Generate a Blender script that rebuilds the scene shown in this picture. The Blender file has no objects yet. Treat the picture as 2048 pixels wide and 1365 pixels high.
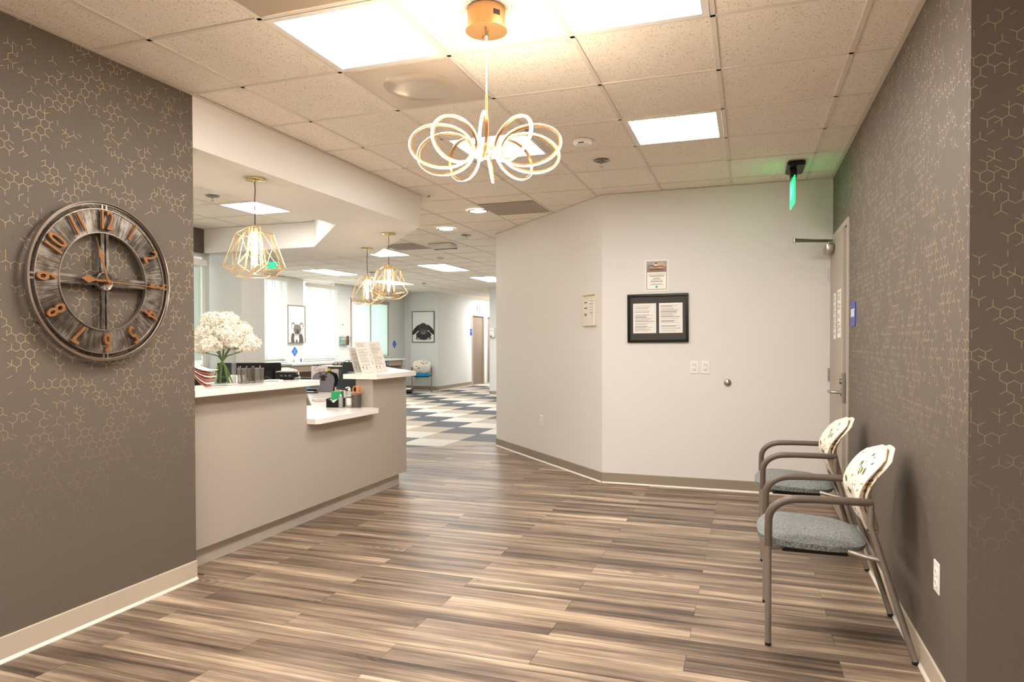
import bpy, bmesh, math, random
from mathutils import Vector, Matrix, noise
C = bpy.context.scene.collection
PI = math.pi
S = bpy.context.scene
# ------------------------------------------------------------------ camera
CAMZ, CEIL = 1.3288, 2.7104
def setup_camera():
    cd = bpy.data.cameras.new('camera'); co = bpy.data.objects.new('camera', cd); C.objects.link(co)
    cd.sensor_fit = 'HORIZONTAL'; cd.sensor_width = 36.0; cd.lens = 1365.257 / 2048 * 36.0
    cd.shift_y = 21.583 / 2048; cd.clip_start = .05; cd.clip_end = 200
    yaw, pitch, roll = .333141, -.0139663, -.00210286
    c, s = math.cos(yaw), math.sin(yaw)
    r = Vector((c, s, 0)); f = Vector((-s * math.cos(pitch), c * math.cos(pitch), math.sin(pitch))); u = r.cross(f)
    r2 = r * math.cos(roll) + u * math.sin(roll); u2 = u * math.cos(roll) - r * math.sin(roll)
    m = Matrix((r2, u2, -f)).transposed().to_4x4(); m.translation = (0, 0, CAMZ)
    co.matrix_world = m; S.camera = co
setup_camera()
# ------------------------------------------------------------------ world, lights, exposure
S.view_settings.view_transform = 'Standard'; S.view_settings.look = 'None'
S.view_settings.gamma = 1.0; S.view_settings.use_curve_mapping = False
EXPOSURE = 1.72
S.view_settings.exposure = EXPOSURE
W = bpy.data.worlds.new('overcast_sky'); S.world = W; W.use_nodes = True
W.node_tree.nodes['Background'].inputs[0].default_value = (.90, .97, 1, 1)
W.node_tree.nodes['Background'].inputs[1].default_value = 1.4
PANEL_NEAR = ((1, .965, .92), 10.0)     # ceiling panels of the foyer
PANEL_FAR = ((1, .985, .96), 7.8)     # ceiling panels of the waiting room
CHANDELIER = ((1, .83, .64), 44.0)
BULB = ((1, .76, .50), 26.0)
def area(name, loc, sx, sy, power, col, rot=(0, 0, 0)):
    l = bpy.data.lights.new(name, 'AREA'); l.shape = 'RECTANGLE'; l.size = sx; l.size_y = sy
    l.energy = power; l.color = col
    o = bpy.data.objects.new(name, l); C.objects.link(o); o.location = loc; o.rotation_euler = rot; return o
# unseen fill lights added behind the camera to brighten the foyer
area('foyer_fill_light', (-.45, -.4, 2.68), .56, .56, 26, (1, .965, .92))
area('foyer_fill_light', (-1.7, -.4, 2.68), .56, .56, 32, (1, .965, .92))
# extra unseen fill light added over the reception office
area('office_fill_light', (-4.7, 3.0, 2.68), .56, 1.1, 55, (1, .96, .91))
area('corridor_ceiling_lamp', (-7.1, 21.0, 2.68), .56, 1.1, 26, (1, .98, .95))
S.cycles.max_bounces = 10; S.cycles.diffuse_bounces = 6; S.cycles.glossy_bounces = 4
S.cycles.transmission_bounces = 8; S.cycles.transparent_max_bounces = 12
S.cycles.caustics_reflective = False; S.cycles.caustics_refractive = False
S.cycles.sample_clamp_indirect = 4.0; S.cycles.use_denoising = True
try: S.cycles.use_light_tree = True
except Exception: pass

# ------------------------------------------------------------------ helpers
def rgb(*c):      # sRGB 0-255 -> linear
    return tuple((x / 255 / 12.92 if x / 255 <= .04045 else ((x / 255 + .055) / 1.055) ** 2.4) for x in c) + (1,)
class NT:
    def __init__(s, m): s.t = m.node_tree; s.n = s.t.nodes; s.l = s.t.links
    def new(s, kind, **kw):
        n = s.n.new(kind)
        for k, v in kw.items(): setattr(n, k, v)
        return n
    def put(s, sock, v):
        if hasattr(v, 'is_output') or hasattr(v, 'links'): s.l.new(v, sock)
        else: sock.default_value = v
    def math(s, op, a, b=0.0, c=0.0):
        n = s.new('ShaderNodeMath', operation=op)
        s.put(n.inputs[0], a); s.put(n.inputs[1], b); s.put(n.inputs[2], c); return n.outputs[0]
    def mix(s, f, a, b):
        n = s.new('ShaderNodeMix', data_type='RGBA'); s.put(n.inputs[0], f); s.put(n.inputs[6], a); s.put(n.inputs[7], b); return n.outputs[2]
    def ramp(s, f, stops, interp='LINEAR'):
        n = s.new('ShaderNodeValToRGB'); n.color_ramp.interpolation = interp
        e = n.color_ramp.elements
        while len(e) < len(stops): e.new(.5)
        for k, (p, c) in enumerate(stops): e[k].position = p; e[k].color = c if len(c) == 4 else (*c, 1)
        s.put(n.inputs[0], f); return n.outputs[0]
    def noise(s, vec, scale, detail=2, rough=.5):
        n = s.new('ShaderNodeTexNoise'); s.put(n.inputs['Vector'], vec); n.inputs['Scale'].default_value = scale
        n.inputs['Detail'].default_value = detail; n.inputs['Roughness'].default_value = rough; return n.outputs[0]
    def vor(s, vec, scale, **kw):
        n = s.new('ShaderNodeTexVoronoi', **kw); s.put(n.inputs['Vector'], vec); n.inputs['Scale'].default_value = scale; return n
    def mapping(s, vec, sc=(1, 1, 1), loc=(0, 0, 0), rot=(0, 0, 0)):
        n = s.new('ShaderNodeMapping'); s.put(n.inputs[0], vec); s.put(n.inputs[1], loc); s.put(n.inputs[2], rot); s.put(n.inputs[3], sc); return n.outputs[0]
    def pos(s): return s.new('ShaderNodeNewGeometry').outputs['Position']
    def obj(s): return s.new('ShaderNodeTexCoord').outputs['Object']
MATS = {}
def mat(name, col=(.8, .8, .8, 1), rough=.5, metal=0.0, spec=.5, trans=0.0, ior=1.45, emit=None, coat=0.0, var=0.0, vscale=8, bump=0.0, bscale=200, alpha=None):
    m = bpy.data.materials.new(name); m.use_nodes = True; t = NT(m); b = t.n['Principled BSDF']
    if len(col) == 3: col = (*col, 1)
    b.inputs['Base Color'].default_value = col; b.inputs['Roughness'].default_value = rough
    b.inputs['Metallic'].default_value = metal; b.inputs['Specular IOR Level'].default_value = spec
    b.inputs['Transmission Weight'].default_value = trans; b.inputs['IOR'].default_value = ior
    b.inputs['Coat Weight'].default_value = coat
    if emit: b.inputs['Emission Color'].default_value = (*emit[0], 1); b.inputs['Emission Strength'].default_value = emit[1]
    if alpha is not None: b.inputs['Alpha'].default_value = alpha
    if var:
        f = t.noise(t.pos(), vscale, 4, .6)
        t.l.new(t.mix(f, tuple(min(1, c * (1 + var)) for c in col[:3]) + (1,), tuple(c * (1 - var) for c in col[:3]) + (1,)), b.inputs['Base Color'])
    if bump:
        f = t.noise(t.pos(), bscale, 2); bn = t.new('ShaderNodeBump'); bn.inputs['Strength'].default_value = bump; bn.inputs['Distance'].default_value = .002
        t.l.new(f, bn.inputs['Height']); t.l.new(bn.outputs[0], b.inputs['Normal'])
    m['nt'] = 1; MATS[name] = m
    return m
class MB:
    """collects shapes; build() links them as ONE mesh object"""
    def __init__(s): s.v = []; s.f = []; s.mi = []; s.sm = []; s.cur = 0
    def add(s, vs, fs, smooth=False):
        o = len(s.v); s.v += [tuple(v) for v in vs]; s.f += [tuple(i + o for i in f) for f in fs]
        s.mi += [s.cur] * len(fs); s.sm += [smooth] * len(fs); return s
    def box(s, x0, x1, y0, y1, z0, z1, m=None):
        vs = [Vector((x, y, z)) for z in (z0, z1) for y in (y0, y1) for x in (x0, x1)]
        if m is not None: vs = [m @ v for v in vs]
        return s.add(vs, [(0, 2, 3, 1), (4, 5, 7, 6), (0, 1, 5, 4), (2, 6, 7, 3), (0, 4, 6, 2), (1, 3, 7, 5)])
    def bevbox(s, x0, x1, y0, y1, z0, z1, b=.004, m=None, seg=1):
        bm = bmesh.new(); bmesh.ops.create_cube(bm, size=1)
        for v in bm.verts: v.co = Vector(((x0 + x1) / 2 + v.co.x * (x1 - x0), (y0 + y1) / 2 + v.co.y * (y1 - y0), (z0 + z1) / 2 + v.co.z * (z1 - z0)))
        bmesh.ops.bevel(bm, geom=bm.edges[:], offset=b, segments=seg, affect='EDGES', profile=.5)
        vs = [v.co.copy() for v in bm.verts]
        if m is not None: vs = [m @ v for v in vs]
        s.add(vs, [[v.index for v in f.verts] for f in bm.faces], seg > 1); bm.free(); return s
    def prism(s, poly, z0, z1, m=None):
        n = len(poly); a = sum(poly[i][0] * poly[(i + 1) % n][1] - poly[(i + 1) % n][0] * poly[i][1] for i in range(n))
        if a < 0: poly = poly[::-1]
        vs = [Vector((x, y, z0)) for x, y in poly] + [Vector((x, y, z1)) for x, y in poly]
        if m is not None: vs = [m @ v for v in vs]
        return s.add(vs, [tuple(range(n - 1, -1, -1)), tuple(range(n, 2 * n))] + [(i, (i + 1) % n, n + (i + 1) % n, n + i) for i in range(n)])
    def tube(s, pts, r, n=8, closed=False, cap=True, sx=1.0, up=None):
        pts = [Vector(p) for p in pts]; k = len(pts); rs = r if isinstance(r, (list, tuple)) else [r] * k
        vs = []; prev = None
        for i, p in enumerate(pts):
            if closed: t = pts[(i + 1) % k] - pts[i - 1]
            else: t = pts[min(i + 1, k - 1)] - pts[max(i - 1, 0)]
            t.normalize()
            if up is not None: a = Vector(up) - t * t.dot(Vector(up))
            elif prev is None: a = t.orthogonal()
            else: a = prev - t * prev.dot(t)
            a.normalize(); prev = a; b = t.cross(a)
            for j in range(n):
                w = 2 * PI * (j + .5) / n; vs.append(p + (a * math.cos(w) * sx + b * math.sin(w)) * rs[i])
        fs = []
        for i in range(k if closed else k - 1):
            for j in range(n):
                q = (i + 1) % k; fs.append((i * n + j, i * n + (j + 1) % n, q * n + (j + 1) % n, q * n + j))
        if cap and not closed: fs += [tuple(range(n - 1, -1, -1)), tuple((k - 1) * n + j for j in range(n))]
        return s.add(vs, fs, n > 5)
    def cyl(s, a, b, r0, r1=None, n=16):
        return s.tube([a, b], [r0, r0 if r1 is None else r1], n)
    def lathe(s, prof, c=(0, 0, 0), n=24, m=None, smooth=True, cap=True):
        vs = []; c = Vector(c)
        for r, z in prof:
            for j in range(n):
                w = 2 * PI * j / n; v = c + Vector((r * math.cos(w), r * math.sin(w), z)); vs.append(m @ v if m is not None else v)
        fs = [(i * n + j, i * n + (j + 1) % n, (i + 1) * n + (j + 1) % n, (i + 1) * n + j) for i in range(len(prof) - 1) for j in range(n)]
        cap = cap and prof[0] != prof[-1]
        if cap and prof[0][0] > 1e-5: fs.append(tuple(range(n - 1, -1, -1)))
        if cap and prof[-1][0] > 1e-5: fs.append(tuple((len(prof) - 1) * n + j for j in range(n)))
        return s.add(vs, fs, smooth)
    def ball(s, c, r, n=10, m=8, sc=(1, 1, 1)):
        return s.lathe([(r * math.sin(PI * i / m) + 1e-6, -r * math.cos(PI * i / m) * sc[2]) for i in range(m + 1)], c, n) if sc[0] == 1 else s
    def build(s, name, mats, parent=None, M=None):
        me = bpy.data.meshes.new(name); vs = [M @ Vector(v) for v in s.v] if M is not None else s.v
        me.from_pydata(vs, [], s.f)
        for mm in (mats if isinstance(mats, (list, tuple)) else [mats]): me.materials.append(mm)
        me.polygons.foreach_set('material_index', s.mi); me.polygons.foreach_set('use_smooth', s.sm)
        bm = bmesh.new(); bm.from_mesh(me); bmesh.ops.recalc_face_normals(bm, faces=bm.faces[:]); bm.to_mesh(me); bm.free()
        if any(s.sm):
            try: me.set_sharp_from_angle(angle=math.radians(42))
            except Exception: pass
        o = bpy.data.objects.new(name, me); C.objects.link(o); o.parent = parent; return o
def tag(o, label=None, cat=None, group=None, kind=None):
    for k, v in (('label', label), ('category', cat), ('group', group), ('kind', kind)):
        if v: o[k] = v
    return o
def thing(name, label, cat, loc=(0, 0, 0), rotz=0, group=None, M=None):
    o = bpy.data.objects.new(name, None); C.objects.link(o); o.empty_display_size = .05
    if M is not None: o.matrix_world = M
    else: o.location = loc; o.rotation_euler = (0, 0, rotz)
    return tag(o, label, cat, group)
def structure(name, parent=None, label=None):
    o = bpy.data.objects.new(name, None); C.objects.link(o); o.parent = parent; return tag(o, label, kind='structure')
def copy_tree(o, parent=None):
    c = o.copy(); C.objects.link(c); c.parent = parent
    for ch in [x for x in bpy.data.objects if x.parent == o]: copy_tree(ch, c)
    return c
def facing(n, origin):   # local x = viewer's right, y = up, z = out of the wall
    n = Vector(n).normalized(); r = Vector((0, 0, 1)).cross(n).normalized()
    u = n.cross(r); m = Matrix((r, u, n)).transposed().to_4x4(); m.translation = origin; return m
def text_mb(mb, s, size, depth, M, sx=1.0, bold=0.0):
    cu = bpy.data.curves.new('t', 'FONT'); cu.body = s; cu.size = size; cu.extrude = depth / 2; cu.align_x = 'CENTER'; cu.align_y = 'CENTER'; cu.offset = bold
    cu.resolution_u = 4
    o = bpy.data.objects.new('t', cu); C.objects.link(o); bpy.context.view_layer.update()
    me = bpy.data.meshes.new_from_object(o.evaluated_get(bpy.context.evaluated_depsgraph_get()))
    X = Matrix.Diagonal((sx, 1, 1, 1)); mb.add([M @ (X @ v.co) for v in me.vertices], [tuple(p.vertices) for p in me.polygons])
    bpy.data.objects.remove(o); bpy.data.curves.remove(cu); bpy.data.meshes.remove(me)
def printed(name, w, h, nx, ny, func, parent, M, mt=None):
    """flat print: a fine grid coloured per cell by func(u, v), u and v from 0 to 1"""
    vs = []; fs = []; cols = []
    for j in range(ny + 1):
        for i in range(nx + 1): vs.append(M @ Vector((-w / 2 + w * i / nx, -h / 2 + h * j / ny, 0)))
    for j in range(ny):
        for i in range(nx):
            a = j * (nx + 1) + i; fs.append((a, a + 1, a + nx + 2, a + nx + 1)); cols.append(func((i + .5) / nx, (j + .5) / ny))
    me = bpy.data.meshes.new(name); me.from_pydata(vs, [], fs); me.materials.append(mt or PRINT)
    ca = me.color_attributes.new('print', 'FLOAT_COLOR', 'CORNER'); buf = []
    for c in cols: buf += (list(rgb(*c)) * 4)
    ca.data.foreach_set('color', buf)
    o = bpy.data.objects.new(name, me); C.objects.link(o); o.parent = parent; return o
def clip(poly, a, b, c):   # keep a*x + b*y <= c
    out = []
    for i in range(len(poly)):
        p, q = poly[i], poly[(i + 1) % len(poly)]; dp, dq = a * p[0] + b * p[1] - c, a * q[0] + b * q[1] - c
        if dp <= 0: out.append(p)
        if (dp < 0 < dq) or (dq < 0 < dp):
            t = dp / (dp - dq); out.append((p[0] + (q[0] - p[0]) * t, p[1] + (q[1] - p[1]) * t))
    return out

# ------------------------------------------------------------------ materials
PRINT = mat('print_colours', (.8, .8, .8), .55)
_t = NT(PRINT); _a = _t.new('ShaderNodeVertexColor'); _a.layer_name = 'print'; _t.l.new(_a.outputs[0], _t.n['Principled BSDF'].inputs['Base Color'])
PAINT = mat('greige_wall_paint', rgb(226, 222, 217), .75, spec=.25, var=.015, vscale=2, bump=.08, bscale=350)
PAINT_FAR = mat('pale_grey_wall_paint', rgb(217, 217, 214), .7, spec=.25, var=.015, vscale=2)
SOFFIT = mat('soffit_paint', rgb(238, 233, 227), .75, spec=.2)
TAUPE = mat('taupe_wall_paint', rgb(98, 88, 78), .8, spec=.2)
GRIDM = mat('ceiling_grid_paint', rgb(226, 217, 204), .42)
GRIDW = mat('light_frame_paint', rgb(235, 230, 222), .4)
BASEB = mat('taupe_vinyl_base', rgb(152, 139, 122), .42, var=.04, vscale=5)
LIP_SHEEN = mat('cove_lip_sheen', rgb(226, 217, 204), .35)  # paler than the base: reflections on the glossy toe put into the colour
LAM = mat('taupe_laminate', rgb(176, 166, 154), .5, spec=.35, var=.02, vscale=30)
LAMKICK = mat('grey_kick_laminate', rgb(206, 198, 188), .3, var=.03, vscale=9)
QUARTZ = mat('white_speckled_quartz', rgb(242, 236, 230), .22, var=.03, vscale=260)
STEEL = mat('brushed_steel', rgb(176, 168, 158), .32, 1.0)
CHROME = mat('polished_chrome', rgb(205, 200, 195), .12, 1.0)
BRASS = mat('satin_brass', rgb(232, 206, 158), .32, .9)
BRASS2 = mat('polished_brass', rgb(224, 196, 130), .15, 1.0)
GOLDM = mat('brushed_gold', rgb(212, 165, 108), .35, .85)
BLACKP = mat('black_plastic', rgb(15, 15, 15), .35, spec=.35)
BLACKR = mat('black_rubber', rgb(20, 20, 20), .7)
WHITEP = mat('white_plastic', rgb(238, 234, 228), .35)
CREAMP = mat('cream_plastic', rgb(214, 205, 176), .4)
PAPER = mat('white_paper', rgb(244, 240, 234), .7)
PAPERG = mat('cream_paper', rgb(226, 220, 208), .7)
BLUEP = mat('blue_sign_plastic', rgb(40, 70, 165), .4)
DIAMB = mat('bright_blue_sticker', rgb(25, 95, 200), .4)
GREENB = mat('green_box_card', rgb(30, 150, 90), .5, var=.35, vscale=60)
DOORM = mat('taupe_painted_door', rgb(172, 160, 146), .45)
DOORB = mat('brown_hall_door', rgb(120, 105, 91), .5)
FRAMEM = mat('grey_door_frame', rgb(188, 177, 163), .35)
CHFRAME = mat('taupe_powdercoat_tube', rgb(150, 140, 130), .3, .55)
CHARM = mat('dark_taupe_armrest', rgb(98, 86, 76), .38)
ORANGE = mat('orange_plastic', rgb(235, 130, 50), .4)
def thin_glass(name, tint, mx_=.9):
    m = mat(name, tint, .02); t = NT(m); tr = t.new('ShaderNodeBsdfTransparent'); tr.inputs[0].default_value = (*tint, 1)
    gl = t.new('ShaderNodeBsdfGlossy'); gl.inputs['Roughness'].default_value = .015; lw = t.new('ShaderNodeLayerWeight'); lw.inputs[0].default_value = .25
    x = t.new('ShaderNodeMixShader'); t.l.new(t.math('MINIMUM', t.math('MULTIPLY', lw.outputs['Fresnel'], mx_), .30), x.inputs[0]); t.l.new(tr.outputs[0], x.inputs[1]); t.l.new(gl.outputs[0], x.inputs[2])
    t.l.new(x.outputs[0], t.n['Material Output'].inputs[0]); return m
GLASS = thin_glass('clear_glass', (.97, .985, .98)); WATER = thin_glass('water', (.93, .96, .95), .6)
STEM = mat('flower_stem_green', rgb(96, 120, 48), .5, var=.3, vscale=40)
PETAL = mat('white_hydrangea_petal', rgb(250, 246, 232), .6, var=.03, vscale=60)
PETAL.node_tree.nodes['Principled BSDF'].inputs['Subsurface Weight'].default_value = .0
BLIND = mat('ivory_blind_fabric', rgb(192, 189, 178), .7)
WOODG = mat('grey_oak_laminate', rgb(168, 152, 134), .5, var=.12, vscale=14)
CORD = mat('dark_cord', rgb(60, 36, 30), .6)
def translucent(m, col, f):
    t = NT(m); b = t.n['Principled BSDF']; tr = t.new('ShaderNodeBsdfTranslucent'); tr.inputs[0].default_value = col
    mx = t.new('ShaderNodeMixShader'); mx.inputs[0].default_value = f; t.l.new(b.outputs[0], mx.inputs[1]); t.l.new(tr.outputs[0], mx.inputs[2])
    t.l.new(mx.outputs[0], t.n['Material Output'].inputs[0])
translucent(BLIND, (.90, .90, .87, 1), .32)
SHADE = mat('pale_roller_shade', rgb(226, 238, 232), .8); translucent(SHADE, (.84, .92, .89, 1), .42)
def emitm(name, spec): return mat(name, (.9, .9, .9), .5, emit=spec)
PAN_N = emitm('lit_diffuser_warm', PANEL_NEAR); PAN_F = emitm('lit_diffuser_neutral', PANEL_FAR)
LED = emitm('led_strip', CHANDELIER); BULBM = emitm('glowing_filament_bulb', BULB)
EXITG = mat('lit_green_acrylic', (.02, .5, .25), .3, emit=((.0, 1, .22), .55))
DOWN = emitm('lit_downlight', ((1, .93, .82), 9))
def mk_mesh_metal():
    m = mat('steel_wire_mesh', rgb(150, 142, 134), .35, .8); t = NT(m)
    v = t.mapping(t.obj(), (420, 420, 300)); w = t.vor(v, 1.0, feature='DISTANCE_TO_EDGE'); w.inputs['Randomness'].default_value = .05
    a = t.math('LESS_THAN', w.outputs[0], .13); t.l.new(a, t.n['Principled BSDF'].inputs['Alpha']); return m
MESHM = mk_mesh_metal()
def mk_tile():
    m = mat('mineral_fibre_tile', rgb(222, 208, 190), .9, spec=.1); t = NT(m); b = t.n['Principled BSDF']; p = t.pos()
    d = t.mapping(p, (1, 1, 0)); n1 = t.noise(d, 9, 3)
    wp = t.new('ShaderNodeVectorMath', operation='ADD'); t.l.new(d, wp.inputs[0])
    nn = t.new('ShaderNodeTexNoise'); nn.inputs['Scale'].default_value = 60; t.l.new(d, nn.inputs[0])
    sc = t.new('ShaderNodeVectorMath', operation='SCALE'); t.l.new(nn.outputs[1], sc.inputs[0]); sc.inputs[3].default_value = .012; t.l.new(sc.outputs[0], wp.inputs[1])
    v1 = t.vor(wp.outputs[0], 95); h = t.math('LESS_THAN', v1.outputs['Distance'], t.math('MULTIPLY', v1.outputs['Color'], .34))
    v2 = t.vor(wp.outputs[0], 210); h2 = t.math('LESS_THAN', v2.outputs['Distance'], t.math('MULTIPLY', v2.outputs['Color'], .30))
    hh = t.math('MAXIMUM', h, t.math('MULTIPLY', h2, .7))
    c = t.mix(n1, rgb(249, 241, 230), rgb(242, 232, 219)); t.l.new(t.mix(t.math('MULTIPLY', hh, .72), c, rgb(120, 98, 76)), b.inputs['Base Color'])
    bn = t.new('ShaderNodeBump'); bn.inputs['Strength'].default_value = .5; bn.inputs['Distance'].default_value = .002; bn.invert = True
    t.l.new(hh, bn.inputs['Height']); t.l.new(bn.outputs[0], b.inputs['Normal']); return m
TILE = mk_tile()
def mk_wood():
    m = mat('walnut_plank', (.4, .3, .2), .34, spec=.45); t = NT(m); b = t.n['Principled BSDF']
    p = t.pos(); oi = t.new('ShaderNodeObjectInfo')
    off = t.new('ShaderNodeVectorMath', operation='SCALE'); t.l.new(oi.outputs['Location'], off.inputs[0]); off.inputs[3].default_value = 0
    r = oi.outputs['Random']; cmb = t.new('ShaderNodeCombineXYZ'); t.l.new(t.math('MULTIPLY', r, 37.0), cmb.inputs[0]); t.l.new(t.math('MULTIPLY', r, 91.0), cmb.inputs[1]); t.l.new(t.math('MULTIPLY', r, 13.0), cmb.inputs[2])
    ad = t.new('ShaderNodeVectorMath', operation='ADD'); t.l.new(p, ad.inputs[0]); t.l.new(cmb.outputs[0], ad.inputs[1]); q = ad.outputs[0]
    # broad sapwood / heartwood bands running along the plank
    wob = t.noise(t.mapping(q, (1.1, 5, 1)), 1.0, 3, .55)
    s1 = t.noise(t.mapping(q, (.50, 17, 1)), 1.0, 6, .66)
    s2 = t.noise(t.mapping(q, (3.2, 90, 1)), 1.0, 3, .6)
    # knots: rings around sparse centres
    kv = t.vor(t.mapping(q, (1.15, 3.4, 1)), 1.0); kd = kv.outputs['Distance']
    rings = t.math('SINE', t.math('MULTIPLY', t.math('ADD', kd, t.math('MULTIPLY', wob, .25)), 95.0))
    km = t.ramp(kd, [(.0, (1, 1, 1)), (.10, (.7, .7, .7)), (.26, (0, 0, 0))])
    f = t.math('ADD', t.math('MULTIPLY', s1, .8), t.math('ADD', t.math('MULTIPLY', wob, .42), t.math('MULTIPLY', s2, .22)))
    f = t.math('ADD', f, t.math('MULTIPLY', t.math('SUBTRACT', r, .5), .10))
    f = t.math('ADD', f, t.math('MULTIPLY', t.math('MULTIPLY', rings, km), .07))
    s3 = t.noise(t.mapping(q, (9, 330, 1)), 1.0, 2, .6); f = t.math('ADD', f, t.math('MULTIPLY', t.math('SUBTRACT', s3, .5), .16))
    f = t.math('SUBTRACT', f, t.math('MULTIPLY', km, .07))
    col = t.ramp(f, [(.53, rgb(60, 48, 40)), (.62, rgb(91, 75, 63)), (.69, rgb(118, 100, 85)), (.76, rgb(141, 121, 103)), (.83, rgb(170, 149, 127)), (.92, rgb(204, 182, 155))])
    t.l.new(col, b.inputs['Base Color'])
    t.l.new(t.math('ADD', .30, t.math('MULTIPLY', s2, .16)), b.inputs['Roughness'])
    bn = t.new('ShaderNodeBump'); bn.inputs['Strength'].default_value = .12; bn.inputs['Distance'].default_value = .001; t.l.new(s2, bn.inputs['Height']); t.l.new(bn.outputs[0], b.inputs['Normal'])
    return m
WOOD = mk_wood()
def mk_carpet(name, a, b_):
    m = mat(name, a, .5, spec=.3); t = NT(m); p = t.pos()
    f = t.noise(t.mapping(p, (6, 60, 1)), 1.0, 3, .7); f2 = t.noise(p, 160, 1)
    t.l.new(t.mix(t.math('ADD', t.math('MULTIPLY', f, .7), t.math('MULTIPLY', f2, .3)), a, b_), t.n['Principled BSDF'].inputs['Base Color']); return m
CARP = [mk_carpet('slate_floor_tile', rgb(56, 60, 68), rgb(90, 94, 101)), mk_carpet('ivory_floor_tile', rgb(216, 211, 202), rgb(196, 190, 180)), mk_carpet('sand_floor_tile', rgb(184, 172, 154), rgb(156, 143, 124))]
def mk_wallpaper(name, axis, ink=.85):
    """taupe paper printed with gold honeycomb line fragments, metallic reflection painted in as a downward fade"""
    m = mat(name, rgb(112, 101, 91), .62, spec=.3); t = NT(m); b = t.n['Principled BSDF']
    sp = t.new('ShaderNodeSeparateXYZ'); t.l.new(t.pos(), sp.inputs[0])
    X = sp.outputs[axis]; Z = sp.outputs[2]; a = .0225; w = .0009; s3 = math.sqrt(3)
    ink_sheen = t.ramp(t.math('DIVIDE', Z, 2.7), [(.12, (0, 0, 0)), (.30, (.25, .25, .25)), (.42, (.8, .8, .8)), (.5, (1, 1, 1))])  # fade toward the floor stands in for reflectivity of the metallic ink
    total = None
    for k in range(3):
        c, s = math.cos(k * PI / 3), math.sin(k * PI / 3)
        U = t.math('ADD', t.math('MULTIPLY', X, c), t.math('MULTIPLY', Z, s)); V = t.math('SUBTRACT', t.math('MULTIPLY', Z, c), t.math('MULTIPLY', X, s))
        for fam, (ou, ov) in enumerate(((s3 / 2 * a, 0), (0, a / 2))):
            u = t.math('ADD', U, ou); v = t.math('ADD', V, ov)
            j = t.math('ROUND', t.math('DIVIDE', v, 1.5 * a)); u2 = t.math('SUBTRACT', u, t.math('MULTIPLY', j, s3 / 2 * a))
            i = t.math('ROUND', t.math('DIVIDE', u2, s3 * a))
            du = t.math('ABSOLUTE', t.math('SUBTRACT', u2, t.math('MULTIPLY', i, s3 * a))); dv = t.math('ABSOLUTE', t.math('SUBTRACT', v, t.math('MULTIPLY', j, 1.5 * a)))
            def hashed(ix, iz, seed):
                cm = t.new('ShaderNodeCombineXYZ'); t.l.new(ix, cm.inputs[0]); t.l.new(iz, cm.inputs[1]); cm.inputs[2].default_value = seed
                wn = t.new('ShaderNodeTexWhiteNoise', noise_dimensions='3D'); t.l.new(cm.outputs[0], wn.inputs[0]); return wn.outputs[0], cm.outputs[0]
            if fam == 0:      # honeycomb edges: drawn when either end vertex is switched on, so Y shapes and rings join up
                uc = t.math('SUBTRACT', t.math('ADD', t.math('MULTIPLY', i, s3 * a), t.math('MULTIPLY', j, s3 / 2 * a)), ou)
                vc = t.math('SUBTRACT', t.math('MULTIPLY', j, 1.5 * a), ov); on = None
                for sg in (-1, 1):
                    ve = t.math('ADD', vc, sg * a / 2)
                    wx = t.math('SUBTRACT', t.math('MULTIPLY', uc, c), t.math('MULTIPLY', ve, s)); wz = t.math('ADD', t.math('MULTIPLY', uc, s), t.math('MULTIPLY', ve, c))
                    ix = t.math('ROUND', t.math('DIVIDE', wx, s3 / 2 * a)); iz = t.math('ROUND', t.math('DIVIDE', wz, a / 2))
                    h, vec = hashed(ix, iz, 5.0); cl = t.math('GREATER_THAN', t.noise(vec, .12, 2), .45)
                    o1 = t.math('LESS_THAN', h, t.math('MULTIPLY', cl, .33)); on = o1 if on is None else t.math('MAXIMUM', on, o1)
            else: h, vec = hashed(i, j, k * 7.3 + 34.7); on = t.math('LESS_THAN', h, .05)
            mk = t.math('MULTIPLY', t.math('MULTIPLY', t.math('LESS_THAN', du, w), t.math('LESS_THAN', dv, a / 2)), on)
            total = mk if total is None else t.math('MAXIMUM', total, mk)
    msk = t.math('MULTIPLY', total, ink_sheen); msk.node.use_clamp = True
    weave = t.noise(t.mapping(t.pos(), (300, 300, 20)), 1.0, 2)
    base = t.mix(weave, rgb(110, 100, 90), rgb(100, 90, 81))
    t.l.new(t.mix(t.math('MULTIPLY', msk, ink), base, rgb(206, 182, 136)), b.inputs['Base Color'])
    t.l.new(t.math('SUBTRACT', .62, t.math('MULTIPLY', msk, .25)), b.inputs['Roughness']); return m
PAPER_Y = mk_wallpaper('gold_line_wallpaper', 1); PAPER_X = mk_wallpaper('gold_line_wallpaper_front', 0, .6)
def mk_seat(name, a, b_):
    m = mat(name, a, .9, spec=.2); t = NT(m); p = t.obj(); bb = t.n['Principled BSDF']
    f = t.noise(t.mapping(p, (90, 700, 90)), 1.0, 2, .7); g = t.noise(t.mapping(p, (700, 90, 90)), 1.0, 2, .7)
    h = t.math('ADD', t.math('MULTIPLY', f, .55), t.math('MULTIPLY', g, .45))
    t.l.new(t.ramp(h, [(.40, a), (.60, b_)]), bb.inputs['Base Color'])
    bn = t.new('ShaderNodeBump'); bn.inputs['Strength'].default_value = .4; bn.inputs['Distance'].default_value = .0015; t.l.new(h, bn.inputs['Height']); t.l.new(bn.outputs[0], bb.inputs['Normal']); return m
SEATG = mk_seat('heather_grey_fabric', rgb(74, 79, 80), rgb(156, 158, 154)); SEATB = mk_seat('teal_blue_fabric', rgb(0, 110, 160), rgb(20, 140, 185))
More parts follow.
